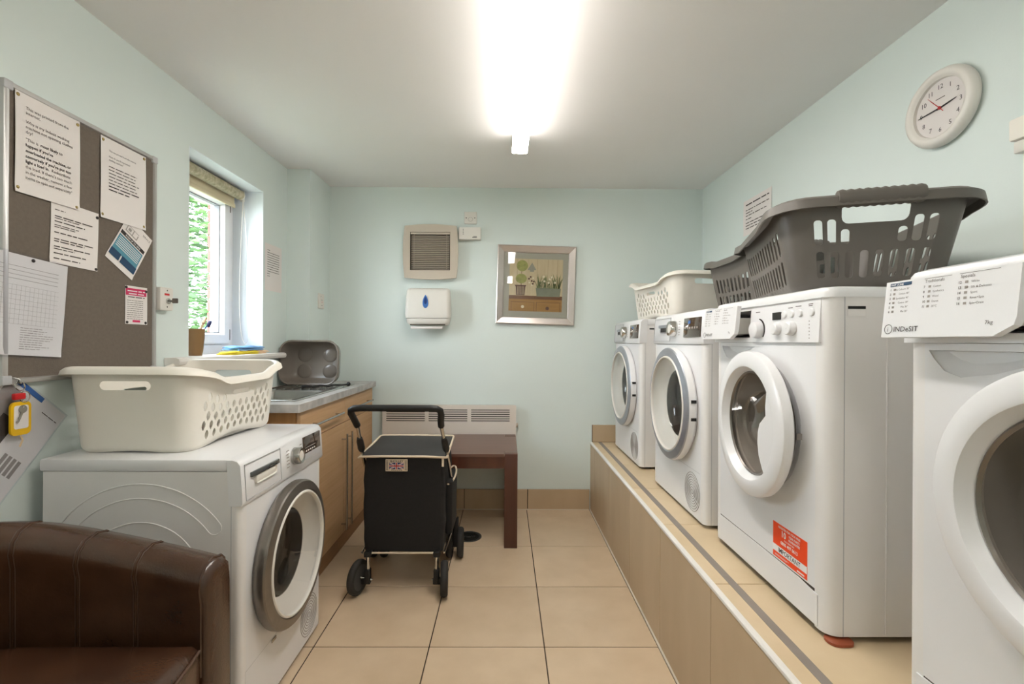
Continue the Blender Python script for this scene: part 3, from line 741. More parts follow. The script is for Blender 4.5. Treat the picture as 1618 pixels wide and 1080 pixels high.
# ------------------------------------------------------------------ laundry baskets (local: long side along x, ends at +-x)
def basket(name, label, loc, rz, L, Wd, H, m, style, group, taper=.045, rim_w=.024, dip=.03):
    t = thing(name, label, 'basket', loc, rz, group)
    Rt, Rb = .07, .05
    segs = []
    Lb, Wb = L - 2 * taper, Wd - 2 * taper
    def rect_pt(l, w, r, seg, f):
        # seg: 0 side +y? order: right end (+x), corner, top side (+y), corner, left end, corner, bottom side, corner
        if seg == 0: return (l / 2, -w / 2 + r + f * (w - 2 * r))
        if seg == 2: return (l / 2 - r - f * (l - 2 * r), w / 2)
        if seg == 4: return (-l / 2, w / 2 - r - f * (w - 2 * r))
        if seg == 6: return (-l / 2 + r + f * (l - 2 * r), -w / 2)
        c = {1: (l / 2 - r, w / 2 - r, 0), 3: (-l / 2 + r, w / 2 - r, PI / 2), 5: (-l / 2 + r, -w / 2 + r, PI), 7: (l / 2 - r, -w / 2 + r, 1.5 * PI)}[seg]
        a = c[2] + f * PI / 2
        return (c[0] + r * math.cos(a), c[1] + r * math.sin(a))
    lens = []
    for sg in range(8):
        if sg in (0, 4): lens.append(Wd - 2 * Rt)
        elif sg in (2, 6): lens.append(L - 2 * Rt)
        else: lens.append(Rt * PI / 2)
    st = [sum(lens[:k]) for k in range(9)]; PT = st[8]
    def hgt(s):
        # rim height: ends high, long sides lower
        s %= PT
        def at(sg, f): return 0
        best = 0
        for sg in range(8):
            if st[sg] <= s <= st[sg + 1] + 1e-9:
                f = (s - st[sg]) / lens[sg]
                if sg in (0, 4): return H
                if sg in (2, 6):
                    e = min(f, 1 - f) * lens[sg] / .10
                    e = min(1, e); return H - dip * (.35 + .65 * (e * e * (3 - 2 * e)))
                if sg in (1, 5): q = f
                else: q = 1 - f
                return H - dip * .35 * q * q
        return H
    def pt(s, b, out=0.0, zadd=0.0):
        s = s % PT if s < PT - 1e-9 else PT - 1e-9 if s <= PT else s % PT
        sg = max(k for k in range(8) if st[k] <= s + 1e-12); f = (s - st[sg]) / lens[sg]
        p0 = rect_pt(Lb, Wb, Rb, sg, f); p1 = rect_pt(L, Wd, Rt, sg, f)
        q = b / H
        qq = q if q > .08 else q * 1.0
        ins = .012 * max(0, 1 - q / .08) ** 2
        x = p0[0] * (1 - qq) + p1[0] * qq; y = p0[1] * (1 - qq) + p1[1] * qq
        ln = math.hypot(x, y)
        ar = 0.0
        if style == 'white':
            if sg in (2, 6): ar = .020 * math.sin(PI * f) ** 2
            elif sg in (0, 4): ar = .005 * math.sin(PI * f) ** 2
        return Vector((x - ins * x / ln, y - ins * y / ln, q * hgt(s) + (1 - q) ** 2 * ar + zadd))
    def mid(sg): return (st[sg] + st[sg + 1]) / 2
    holes = []
    def leaf(cx, cy, w, h): return [(cx + w / 2 * math.sin(a) * (abs(math.sin(a)) ** .5 if True else 1), cy + h / 2 * math.cos(a)) for a in [2 * PI * k / 10 for k in range(10)]]
    def slot(cx, cy, w, h, r=None, n=4): return [(cx + a, cy + b) for a, b in rr(w, h, r or min(w, h) / 2, n)]
    if style == 'white':
        for sg in (0, 4): holes.append(slot(mid(sg), H * .80, .155, .028))
        for sg in (2, 6):
            holes.append(slot(mid(sg), H * .76, .11, .022))
            n = int((lens[sg] - .02) / .04)
            for row in range(5):
                for c in range(n + (row % 2)):
                    cx = mid(sg) + (c - (n - 1 + row % 2) / 2) * .04
                    cy = .045 + row * .034
                    if row == 4 and abs(cx - mid(sg)) < .085: continue
                    if abs(cx - mid(sg)) > lens[sg] / 2 - .006: continue
                    holes.append(leaf(cx, cy, .021, .036))
    else:
        for sg in (0, 4):
            holes.append(slot(mid(sg), H * .835, .15, .05, .016))
            for c, zc, hh in ((-.13, .15, .062), (-.098, .15, .062), (-.066, .137, .036), (.066, .137, .036), (.098, .15, .062), (.13, .15, .062)):
                if abs(c) < lens[sg] / 2: holes.append(slot(mid(sg) + c, zc, .021, hh, .008))
            for c in range(8):
                cc = (c - 3.5) * .0365
                if abs(cc) < lens[sg] / 2: holes.append(slot(mid(sg) + cc, .067, .021, .068, .008))
        for sg in (2, 6):
            n = int(lens[sg] / .037)
            for c in range(n):
                cx = mid(sg) + (c - (n - 1) / 2) * .037
                holes.append(slot(cx, .060, .019, .07)); holes.append(slot(cx, .145, .019, .07))
    ex = []
    for sg in range(8):
        k = 7 if sg % 2 else 14
        for i in range(k):
            s = st[sg] + lens[sg] * (i + .0) / k
            for b in (0, .008, .018, H * .5, H - .002): ex.append((s, b))
    outer = [(st[8] * 0, 0)]
    outer = []
    ss = sorted({round(st[sg] + lens[sg] * i / (7 if sg % 2 else 14), 6) for sg in range(8) for i in range(7 if sg % 2 else 14)}) + [PT]
    outer = [(s, 0) for s in ss] + [(s, H) for s in reversed(ss)]
    ex = [(s, b) for s in ss[1:-1] for b in (.008, .018, H * .28, H * .62)]
    bm = BM(); aplate(bm, outer, holes, lambda a, b: pt(a, b), .0028, ex)
    obj('body', bm, m, t, ang=45)
    bm = BM(); bm.faces.new([bm.verts.new(pt(s, 0) + Vector((0, 0, .003))) for s in ss[:-1]]); fl = obj('floor_plate', bm, m, t)
    # rim flange
    rim_d = -.016 if style == 'white' else -.026
    prof = [(-.002, -.004), (-.001, .003), (.005, .007), (.014, .005), (rim_w, -.003), (rim_w + .004, rim_d), (rim_w, rim_d - .001), (rim_w - .004, -.006), (.012, -.001), (.004, -.004)]
    rows = []
    for s in ss[:-1]:
        p = pt(s, H); sg = max(k for k in range(8) if st[k] <= s + 1e-9); f = (s - st[sg]) / lens[sg]
        a = {0: 0, 2: PI / 2, 4: PI, 6: 1.5 * PI}.get(sg); 
        if a is None: a = (sg - 1) / 2 * PI / 2 + f * PI / 2
        n = Vector((math.cos(a), math.sin(a), 0))
        rows.append([p + n * o_ + Vector((0, 0, z_)) for o_, z_ in prof])
    bm = BM(); agrid(bm, rows, closed_u=True, closed_v=True); obj('rim', bm, m, t, ang=50)
    if style == 'grey':
        for sg, sx in ((0, 1), (4, -1)):
            bm = BM(); P = [pt(mid(sg) + .09 * (k / 20 * 2 - 1), H) for k in range(21)]
            atube(bm, [p + Vector((sx * .014, 0, -.006)) for p in P], [.0205 + (.003 if k % 2 else 0) for k in range(21)], 14)
            obj('grip', bm, m, t, ang=60)
    return t
WB = 'white laundry baskets'
basket('laundry_basket', 'white plastic laundry basket standing on the dryer beside the armchair', (-1.152, 1.712, .8425), PI / 2, .575, .40, .262, 'cream_plastic', 'white', WB, taper=.024, dip=.045)
basket('laundry_basket', 'white plastic laundry basket on the far dryer by the picture', (1.06, 2.822, 1.3245), math.radians(98), .585, .40, .252, 'cream_plastic', 'white', WB, taper=.03, dip=.045)
GB = 'grey laundry baskets'
gx = Vector((math.sin(math.radians(18)), math.cos(math.radians(18)), 0)); gy = Vector((math.cos(math.radians(18)), -math.sin(math.radians(18)), 0))
gc = Vector((.71, 1.222, 0)) + gx * .33 + gy * .225
basket('laundry_basket', 'large dark grey laundry basket with ribbed grip on the stickered washing machine', (gc.x, gc.y, 1.3305), PI / 2 - math.radians(18), .635, .425, .232, 'grey_plastic', 'grey', GB, dip=.02, rim_w=.028)
basket('laundry_basket', 'dark grey laundry basket against the wall, behind the larger grey basket', (1.183, 2.14, 1.3245), PI / 2, .50, .33, .268, 'grey_plastic', 'grey', GB, dip=.02, rim_w=.022)
# small red-patterned cloth lying in the near white basket
lump('folded_cloth', 'red and black patterned cloth inside the white basket by the armchair', 'cloth', 'cloth_red', (-1.15, 1.80, 1.045), (.035, .07, .028), 9)
lump('white_towel', 'bundled white towel in the bottom of the white basket by the armchair', 'towel', 'cloth_white', (-1.15, 1.80, .933), (.08, .13, .078), 12)

# ------------------------------------------------------------------ sink unit
cb = thing('sink_cabinet', 'light wood sink cabinet with two drawers and long steel bar handles', 'cabinet', (0, 0, 0))
CX, CY0, CY1, CZ = -.912, 2.095, 3.235, .874
bm = BM()
abox(bm, XL + .002, CX - .02, CY0, CY0 + .018, .1, CZ); obj('end_panel', bm, 'cabinet_end', cb)
box('end_panel', 'cabinet_end', cb, XL + .002, CX - .02, CY1 - .018, CY1, .1, CZ)
box('carcass', 'cabinet_plinth', cb, XL + .004, CX - .024, CY0 + .02, 2.99, .1, .70)
box('carcass_rail', 'cabinet_plinth', cb, CX - .06, CX - .022, CY0 + .02, CY1 - .02, .70, CZ)
box('kickboard', 'cabinet_plinth', cb, CX - .06, CX - .022, CY0 + .004, CY1 - .004, .0, .1)
ym = 2.672
for (a, b, hy) in ((CY0 + .004, ym - .0015, ym - .04), (ym + .0015, CY1 - .004, ym + .045)):
    dr = box('door', 'cabinet_wood', cb, CX - .019, CX, a, b, .104, .727, bev=.001, seg=1)
    tube('handle', 'steel', dr, [(CX + .03, hy, .135), (CX + .03, hy, .67)], .006, 10)
    for zz in (.165, .64): tube('handle_post', 'steel', dr, [(CX - .002, hy, zz), (CX + .03, hy, zz)], .0045, 8)
    dw = box('drawer', 'cabinet_wood', cb, CX - .019, CX, a, b, .732, .872, bev=.001, seg=1)
    c = (a + b) / 2
    tube('handle', 'steel', dw, [(CX + .03, c - .19, .797), (CX + .03, c + .19, .797)], .006, 10)
    for yy in (-.15, .15): tube('handle_post', 'steel', dw, [(CX - .002, c + yy, .797), (CX + .03, c + yy, .797)], .0045, 8)
# worktop with a cut-out for the sink
wt = thing('worktop', 'grey mottled laminate worktop over the wooden sink cabinet', 'worktop', (0, 0, 0))
WTZ = .912
sx0, sx1, sy0, sy1 = -1.345, -.955, 2.15, 3.10
bm = BM(); aplate(bm, [(XL + .001, 2.05), (-.902, 2.05), (-.896, 2.056), (-.896, 3.262), (-.902, 3.268), (-1.247, 3.268), (-1.247, 2.996), (XL + .001, 2.996)], [[(-1.33, 2.18), (-.985, 2.18), (-.985, 2.62), (-1.33, 2.62)]], lambda a, b: Vector((a, b, WTZ)), -.036)
zt = max(v.co.z for v in bm.verts)
for v in bm.verts: v.co.z += WTZ - zt
obj('slab', bm, 'laminate', wt)
sk = thing('sink', 'stainless steel inset sink with a ribbed drainer on the grey worktop', 'sink', (0, 0, 0))
bm = BM(); bowl = rr(.325, .41, .05, 5, -1.157, 2.40)
aplate(bm, rr(sx1 - sx0, 2.985 - sy0, .03, 4, (sx0 + sx1) / 2, (sy0 + 2.985) / 2), [bowl], lambda a, b: Vector((a, b, WTZ + .0015)), .003); obj('sink_top', bm, 'steel', sk)
bm = BM(); aloft(bm, [[(-1.157 + (a + 1.157) * s, 2.40 + (b - 2.40) * s, z) for a, b in bowl] for s, z in ((1.0, WTZ + .003), (.985, WTZ - .006), (.97, .80), (.93, .765), (.8, .758))], False, True); obj('sink_bowl', bm, 'steel', sk, ang=60)
bm = BM(); aframe(bm, sx1 - sx0, 2.985 - sy0, [(0, .0012), (0, .004), (.004, .0072), (.009, .0045), (.009, .0012)], T((sx0 + sx1) / 2, (sy0 + 2.985) / 2, WTZ)); obj('rolled_edge', bm, 'steel', sk)
for k in range(7):
    x = -1.30 + k * .047
    tube('drainer_rib', 'steel', sk, [(x, 2.67, WTZ + .0042), (x, 2.93, WTZ + .0042)], .004, 6)
# washing-up bowl standing on its side
wb = thing('washing_up_bowl', 'dark grey plastic washing-up bowl propped on its side behind the sink', 'bowl', (-1.198, 2.852, WTZ + .0095), rot=(math.radians(-4), 0, math.radians(-3)))
rg = []
hw, hh = .372, .274
for (w, h, r, dpt) in ((hw - .006, hh - .006, .072, -.004), (hw + .0, hh + .0, .075, -.001), (hw, hh, .075, .006), (hw - .012, hh - .012, .07, .007), (hw - .04, hh - .03, .05, .07), (hw - .07, hh - .055, .05, .115), (hw - .105, hh - .085, .04, .13)):
    rg.append([(a, dpt, b + hh / 2) for a, b in rr(w, h, r, 6)])
bm = BM(); aloft(bm, rg, False, True)
rin = []
for (w, h, r, dpt) in ((hw - .006, hh - .006, .072, -.004), (hw - .018, hh - .018, .066, -.002), (hw - .044, hh - .034, .05, .07), (hw - .075, hh - .06, .05, .11), (hw - .115, hh - .095, .04, .124)):
    rin.append([(a, dpt, b + hh / 2) for a, b in rr(w, h, r, 6)])
aloft(bm, rin, False, True); obj('bowl', bm, 'bowl_plastic', wb, ang=50)
for sx in (-1, 1):
    for sz in (-1, 1):
        bm = BM(); alathe(bm, [(.048, -.002), (.044, .003), (.036, .006), (.02, .007), (.001, .0072)], 24, T(sx * .082, .124, hh / 2 + sz * .052) @ FM); obj('foot_dimple', bm, 'bowl_plastic', wb, ang=60)
# black utensil on the drainer
ut = thing('dish_tool', 'black soft dish tool with a knobbed end lying across the drainer', 'utensil', (-1.055, 2.765, WTZ + .0105), rot=(0, 0, math.radians(26)))
rows = []
for k in range(13):
    f = k / 12; x = -.13 + .17 * f; wv = .022 + .014 * math.sin(f * 9) * (1 - f) ; rows.append([(x, wv * math.cos(a) * (1 - .6 * f), .007 * math.sin(a) * (1.2 - .6 * f) + .004 + .003 * math.sin(f * 13)) for a in [2 * PI * j / 10 for j in range(10)]])
bm = BM(); aloft(bm, rows); obj('head', bm, 'black', ut, ang=70)
tube('handle', 'black', ut, [(.03, 0, .006), (.08, .004, .003), (.12, 0, .007)], .0045, 8)
bm = BM(); alathe(bm, [(.001, -.013), (.009, -.01), (.013, 0), (.009, .01), (.001, .013)], 14, T(.128, 0, .009)); obj('knob', bm, 'black', ut, ang=70)

# ------------------------------------------------------------------ things on the sill
pt_ = thing('brush_pot', 'brown tapered plastic pot holding brushes on the window sill', 'pot', (-1.45, 2.203, 1.1185))
bm = BM(); alathe(bm, [(.027, 0), (.031, .02), (.037, .08), (.039, .125), (.0365, .125), (.034, .08), (.026, .008)], 36, None, True, True); obj('pot', bm, 'pot_brown', pt_, ang=50)
def stick(name, label, m, pts, r, head=None):
    t = thing(name, label, 'brush', pt_.location + Vector(pts[0]))
    tube('handle', m, t, [Vector(p) - Vector(pts[0]) for p in pts], r, 8)
    if head:
        bm = BM(); e = Vector(pts[-1]) - Vector(pts[0]); abox(bm, -.008, .008, -.006, .006, -.022, .012, bev=.003, M=T(*e) @ R(math.radians(-35), 'X')); obj('head', bm, head, t)
stick('wooden_brush', 'pale wooden brush handle leaning in the brown pot', 'wood_pale', [(-.005, -.015, .01), (.0, .03, .115), (.004, .06, .17)], .0065, 'wood_pale')
stick('plastic_brush', 'pale blue plastic brush leaning in the brown pot', 'cloth_blue', [(-.01, -.01, .012), (.008, .03, .105), (.018, .075, .155)], .004, 'flag_blue')
def cloth(name, label, m, x0, x1, y0, y1, z0, th, seed, layers=2):
    rng = random.Random(seed); bm = BM(); nx, ny = 8, 22
    ph = [rng.uniform(0, 6) for _ in range(6)]
    cx, cyy = (x0 + x1) / 2, (y0 + y1) / 2
    for l in range(layers):
        zb = z0 + l * th
        def q(i, j, top):
            u, v = i / nx, j / ny
            x = x0 + (x1 - x0) * u + .008 * math.sin(v * 7 + ph[0] + l) ; y = y0 + (y1 - y0) * v + .010 * math.sin(u * 6 + ph[1] + l * 2)
            z = (th * .85 + .3 * th * (1 + math.sin(v * 10 + ph[2] + l) * math.cos(u * 5 + ph[3]))) if top else 0
            e = min(u, 1 - u, v, 1 - v)
            if top and e < 1e-6: z *= .45
            return (x - cx, y - cyy, zb + z - z0)
        a = agrid(bm, [[q(i, j, True) for i in range(nx + 1)] for j in range(ny + 1)])
        b = agrid(bm, [[q(i, j, False) for i in range(nx + 1)] for j in range(ny + 1)])
        ra = [a[0][i] for i in range(nx + 1)] + [a[j][nx] for j in range(1, ny + 1)] + [a[ny][i] for i in range(nx - 1, -1, -1)] + [a[j][0] for j in range(ny - 1, 0, -1)]
        rb = [b[0][i] for i in range(nx + 1)] + [b[j][nx] for j in range(1, ny + 1)] + [b[ny][i] for i in range(nx - 1, -1, -1)] + [b[j][0] for j in range(ny - 1, 0, -1)]
        for k in range(len(ra)): bm.faces.new((ra[k], ra[(k + 1) % len(ra)], rb[(k + 1) % len(rb)], rb[k]))
    o = obj(name, bm, m, ang=70); o.location = (cx, cyy, z0); return tag(o, label, 'cloth', 'cloths on the sill')
cloth('cleaning_cloth', 'crumpled yellow cleaning cloth lying on the window sill', 'cloth_yellow', -1.43, -1.355, 2.33, 2.58, 1.1185, .0075, 1, 2)
cloth('cleaning_cloth', 'peach cleaning cloth under the blue cloth on the sill', 'cloth_peach', -1.44, -1.365, 2.60, 2.80 - .105, 1.1185, .008, 2, 2)
cloth('cleaning_cloth', 'folded blue cleaning cloth on top of the pile on the sill', 'cloth_blue', -1.46, -1.37, 2.44, 2.69, 1.139, .010, 5, 2)

# ------------------------------------------------------------------ end wall: heater, fan, towel dispenser, plates, picture
hx0, hx1, hy, hz0, hz1 = -.856, .081, 3.283, .31, .743
ht = thing('panel_heater', 'cream wall-mounted electric panel heater behind the trolley and table', 'heater', ((hx0 + hx1) / 2, hy, hz0))
hw = (hx1 - hx0) / 2; hH = hz1 - hz0
holes = []
for g in range(3):
    cxg = -hw + .162 + g * .297
    for k in range(6): holes.append(rr(.272, .0062, .003, 2, cxg, hH - .032 - k * .0152))
bm = BM(); aplate(bm, rr(2 * hw, hH, .01, 3, 0, hH / 2), holes, lambda a, b: Vector((a, 0, b)), .004); obj('front', bm, 'heater_white', ht)
bm = BM(); aloft(bm, [[(a, y, b) for a, b in rr(2 * hw, hH, .01, 3, 0, hH / 2)] for y in (.0035, .038)], False, False)
obj('casing', bm, 'heater_white', ht)
box('core', 'dark_slot', ht, -hw + .01, hw - .01, .012, .036, .01, hH - .01)
for sx in (-.3, .3): box('bracket', 'appliance_grey', ht, sx - .02, sx + .02, .034, YB - hy, .1, .3)
bm = BM(); alathe(bm, [(.016, 0), (.015, .012), (.001, .014)], 20, T(hw, .02, hH - .14) @ R(PI / 2, 'Y')); obj('thermostat_knob', bm, 'beige_plastic', ht)

fan = thing('extractor_fan', 'square beige louvred extractor fan on the end wall', 'fan', (-.5245, YB, 1.816))
def squircle(w, b, n=8):
    # square with bowed edges
    pts = []; r = w / 2
    for sd in range(4):
        for k in range(n):
            f = k / n * 2 - 1; q = r - b * f * f
            p = {0: (q, f * (r - b)), 1: (-f * (r - b), q), 2: (-q, -f * (r - b)), 3: (f * (r - b), -q)}[sd]; pts.append(p)
    return pts
bm = BM(); aplate(bm, squircle(.386, .012), [[(-.143, -.128), (.137, -.128), (.137, .138), (-.143, .138)]], lambda a, b: Vector((a, -.052, b)), -.006); obj('front_frame', bm, 'beige_plastic', fan)
o1 = squircle(.386, .012); o2 = squircle(.372, .012)
bm = BM(); aloft(bm, [[(a, -.051, b) for a, b in o1], [(a, -.035, b) for a, b in o1], [(a, -.002, b) for a, b in o2]], False, True); obj('housing', bm, 'beige_plastic', fan)
box('grille_back', 'dark_slot', fan, -.15, .145, -.022, -.018, -.135, .145)
bm = BM(); aframe(bm, .284, .272, [(0, .04), (0, .054), (.006, .054), (.008, .04)], FM, -.003, .005); obj('grille_frame', bm, 'dark_slot', fan)
s0 = None
for k in range(19):
    if s0 is None:
        bm = BM(); abox(bm, -.138, .132, -.0055, .0055, -.001, .001, M=R(math.radians(-30), 'X')); s0 = obj('slat', bm, 'beige_plastic', fan); o = s0
    else: o = link(s0.copy(), fan)
    o.location = (0, -.04, -.118 + k * .0128)
for x in (-.12, .11): box('grille_bar', 'beige_plastic', fan, x - .0015, x + .0015, -.034, -.03, -.128, .138)
box('top_band', 'beige_plastic', fan, -.14, .135, -.056, -.046, .122, .136, bev=.003)
for z in (.085, -.09): box('catch', 'white_plastic', fan, .158, .19, -.056, -.045, z - .01, z + .012, bev=.004)
box('rating_label', 'print_white', fan, .125, .167, -.0528, -.0518, -.17, -.148)
marks(fan, 'black', [(.125, .167, -.1515, -.147)], y=-.0532)
marks(fan, 'ink', [(-.025, .015, -.135, -.132)], y=-.0525)

td = thing('towel_dispenser', 'white paper towel dispenser with a blue drop on the end wall', 'dispenser', (-.5345, YB, 1.288))
bm = BM(); 
def dring(z, w, dp, ins=0): return [(a, -dp / 2 + b + .0, z) for a, b in rr(w, dp, .03, 5)]
rings = []
for z, w, dp in ((.062, .305, .118), (.09, .31, .125), (.2, .303, .118), (.25, .296, .104), (.266, .288, .09), (.272, .27, .07)):
    rings.append([(a, min(b - dp / 2, -.0), z) for a, b in rr(w, dp, .025, 5)])
aloft(bm, rings); obj('cover', bm, 'white_plastic', td, ang=50)
rings = []
for z, w, dp in ((.016, .26, .1), (.03, .29, .112), (.06, .3, .114)): rings.append([(a, b - dp / 2, z) for a, b in rr(w, dp, .025, 5)])
bm = BM(); aloft(bm, rings); obj('tray', bm, 'white_plastic', td, ang=50)
box('opening', 'dark_slot', td, -.12, .12, -.108, -.09, .0145, .019)
box('paper_towel', 'paper', td, -.115, .105, -.112, -.085, -.0, .016, bev=.003, M=R(math.radians(6), 'X'))
drop = [(.0, .05)] + [(.024 * math.sin(a) * (1 - .25 * math.cos(a) - .1), -.012 - .032 * -math.cos(a) * 1.0) for a in [PI * k / 12 for k in range(1, 24)]]
drop = [(.023 * math.sin(t_) * math.sin(t_ / 2) ** .6, .045 * math.cos(t_)) for t_ in [2 * PI * k / 28 for k in range(28)]]
bm = BM(); aprism(bm, drop, .12, .1245, T(-.012, 0, .175) @ FM); dp_ = obj('drop_emblem', bm, 'blue_print', td)
bm = BM(); aprism(bm, [(a * .5, b * .55 + .007) for a, b in drop], .1245, .1255, T(-.012, 0, .175) @ FM); obj('drop_window', bm, 'blue_dark', dp_)
marks(td, 'appliance_grey', [(.138, .145, .09, .105)], y=-.119)

def plate(name, label, cat, loc, rz, w, h, dp, m='white_plastic'):
    t = thing(name, label, cat, loc, rz)
    bm = BM(); aloft(bm, [[(a, y, b) for a, b in rr(w - 2 * i, h - 2 * i, .004, 3)] for i, y in ((0, 0), (0, -dp + .002), (.002, -dp))]); obj('cover', bm, m, t)
    return t
p = plate('blanking_plate', 'square white electrical plate above the white control box', 'plate', (-.2495, YB, 2.067), 0, .088, .086, .01)
for sx in (-1, 1): bm = BM(); alathe(bm, [(.004, 0), (.003, .001)], 10, T(sx * .03, -.01, 0) @ FM, cap1=True); obj('screw', bm, 'ink', p)
tube('centre_ring', 'ink_pale', p, [(.016 * math.cos(a), -.0102, -.01 + .014 * math.sin(a)) for a in [2 * PI * k / 20 for k in range(20)]], .0008, 4, True)
p = plate('control_box', 'white plastic control box with small dark dots beside the fan', 'control box', (-.2515, YB, 1.95), 0, .155, .085, .045)
marks(p, 'ink_dark', [(-.048, -.043, .012 + k * .011 - .02, .017 + k * .011 - .02) for k in range(4)] + [(.025, .05, -.023, -.02), (.018, .05, -.031, -.026)], y=-.0456)
p = plate('wall_socket', 'white wall socket plate on the side of the boxed-in column', 'socket', (-1.2488, 3.172, 1.457), PI / 2, .086, .1, .01)
marks(p, 'pink_print', [(.0, .008, -.01, -.002)], y=-.0104); marks(p, 'ink_pale', [(-.02, -.008, .03, .034), (-.012, .012, -.03, -.027), (-.015, .015, .006, .009)], y=-.0104)

pic = thing('framed_picture', 'silver framed still-life print of potted plants on the end wall', 'picture', (.2165, YB, 1.592), rot=(0, math.radians(1.5), 0))
bm = BM(); aframe(bm, .556, .556, [(0, .002), (0, .03), (.006, .033), (.044, .018), (.05, .012), (.05, .002)], FM); obj('frame', bm, 'frame_silver', pic, smooth=False)
box('mount', 'mount_card', pic, -.235, .235, -.008, -.003, -.235, .235)
box('glazing', 'clear', pic, -.229, .229, -.0135, -.0125, -.229, .229)
def art(name, m, polys, lay):
    bm = BM()
    for pl_ in polys: aflat(bm, pl_, .0082 + lay * .00025, FM)
    return obj(name, bm, m, pr_, smooth=False, recalc=False)
pr_ = box('print', 'art_cream', pic, -.189, .189, -.0083, -.0078, -.186, .186)
rc = lambda a, b, c, d: [(a, c), (b, c), (b, d), (a, d)]
art('boards', 'art_line', [rc(x, x + .0016, -.08, .186) for x in (-.135, -.06, .006, .083, .149)], 1)
art('shelf', 'art_wood_dark', [rc(-.189, .189, -.1, -.075)], 1)
art('chest', 'art_wood', [rc(-.189, .189, -.186, -.1)], 1)
art('chest_lines', 'art_wood_dark', [rc(-.175, -.008, -.122, -.119), rc(.006, .178, -.122, -.119), rc(-.172, -.169, -.186, -.12), rc(-.01, -.007, -.186, -.12), rc(.006, .009, -.186, -.12), rc(.174, .177, -.186, -.12)], 2)
art('knobs', 'art_white', [circ(.011, 16, -.09, -.154)], 3); art('knob_dark', 'art_pot', [circ(.0125, 16, .086, -.162)], 3)
art('topiary', 'art_green', [circ(.04, 24, -.1, .136), [(a * 1.0, .045 + (b - .045) * .85) for a, b in circ(.04, 24, -.105, .045)]], 2)
art('stem', 'art_wood_dark', [rc(-.106, -.102, .08, .1), rc(-.107, -.102, -.003, .02)], 1)
art('flower_pot', 'art_pot', [[(-.151, 0), (-.067, 0), (-.074, -.015), (-.079, -.073), (-.138, -.073), (-.142, -.015)]], 2)
art('pot_ribs', 'art_cream', [rc(x, x + .003, -.068, -.01) for x in (-.13, -.12, -.109, -.098, -.088)], 3)
art('planter', 'art_planter', [[(.0, -.018), (.179, -.018), (.172, -.079), (.008, -.079)]], 2)
rng = random.Random(5); bl_ = []
for k in range(46):
    x = rng.uniform(.01, .17); tx = x + rng.uniform(-.035, .035); zt = rng.uniform(.03, .095); bl_.append([(x - .002, -.02), (x + .002, -.02), ((x + tx) / 2 + .002, zt * .6), (tx, zt), ((x + tx) / 2 - .002, zt * .6)])
art('leaves', 'art_leaf', bl_, 3)
art('flowers', 'art_white', [circ(.008, 10, x, z) for x, z in ((.055, .062), (.098, .045), (.112, .06), (.136, .022), (.09, .02), (.06, .03))], 4)
art('bird_house', 'art_grey', [[(-.062, .108), (.0, .108), (-.03, .16)], rc(-.045, -.016, .095, .108)], 2)
art('blossoms', 'art_pot', [circ(.007, 10, x, z) for x, z in ((-.05, .045), (-.03, .03), (-.022, .01), (-.038, .058), (-.015, .026))], 3)
art('blossom_pale', 'art_white', [circ(.006, 10, x, z) for x, z in ((-.046, .018), (-.028, .0), (-.02, .05))], 4)

# ------------------------------------------------------------------ dark wooden side table
tb = thing('side_table', 'dark brown square wooden side table in front of the heater', 'table', (-.229, 2.988, 0))
hx_, hy_, tz = .305, .288, .5435; lw = .076
for sx in (-1, 1):
    for sy in (-1, 1):
        box('leg', 'dark_wood', tb, sx * hx_ - (lw if sx > 0 else 0), sx * hx_ + (0 if sx > 0 else lw), sy * hy_ - (lw if sy > 0 else 0), sy * hy_ + (0 if sy > 0 else lw), 0, tz, bev=.002)
bm = BM(); q = lw + .001
aprism(bm, [(-hx_ + q, -hy_), (hx_ - q, -hy_), (hx_ - q, -hy_ + q), (hx_, -hy_ + q), (hx_, hy_ - q), (hx_ - q, hy_ - q), (hx_ - q, hy_), (-hx_ + q, hy_), (-hx_ + q, hy_ - q), (-hx_, hy_ - q), (-hx_, -hy_ + q), (-hx_ + q, -hy_ + q)], tz - .018, tz - .0006); obj('table_top', bm, 'dark_wood_top', tb)
for s in (-1, 1):
    box('apron', 'dark_wood', tb, -hx_ + lw, hx_ - lw, s * (hy_ - .016) - .011, s * (hy_ - .016) + .011, tz - .085, tz - .019)
    box('apron', 'dark_wood', tb, s * (hx_ - .016) - .011, s * (hx_ - .016) + .011, -hy_ + lw, hy_ - lw, tz - .085, tz - .019)

# ------------------------------------------------------------------ shopping trolley
tl = thing('shopping_trolley', 'black four-wheeled fabric shopping trolley with a padded push handle', 'trolley', (-.4795, 2.4, 0))
rings = []
for k in range(9):
    f = k / 8; z = .192 + f * .448; bul = .006 * math.sin(PI * f); w = .375 + 2 * bul + (.0 if f < .9 else -.004); d_ = .335 + bul
    rings.append([(a + .003 * math.sin(z * 40 + b * 30), b + .004 * math.sin(z * 31 + a * 25), z) for a, b in rr(w, d_, .022, 4)])
bm = BM(); aloft(bm, rings); obj('bag', bm, 'fabric_black', tl, ang=60)
nx, ny = 10, 10; fl = []
for j in range(ny + 1):
    v = j / ny; fl.append([(-.198 + .396 * (i / nx), -.178 + .365 * v, .648 + .02 * v + .012 * math.sin(PI * i / nx) * math.sin(PI * v) + .003 * math.sin(7 * v + 3 * i / nx)) for i in range(nx + 1)])
bm = BM(); agrid(bm, fl); bm.normal_update(); bmesh.ops.solidify(bm, geom=bm.faces[:], thickness=.006); fo = obj('flap', bm, 'fabric_flap', tl, ang=60)
edge = [(-.2, -.181, .642), (.2, -.181, .642)]
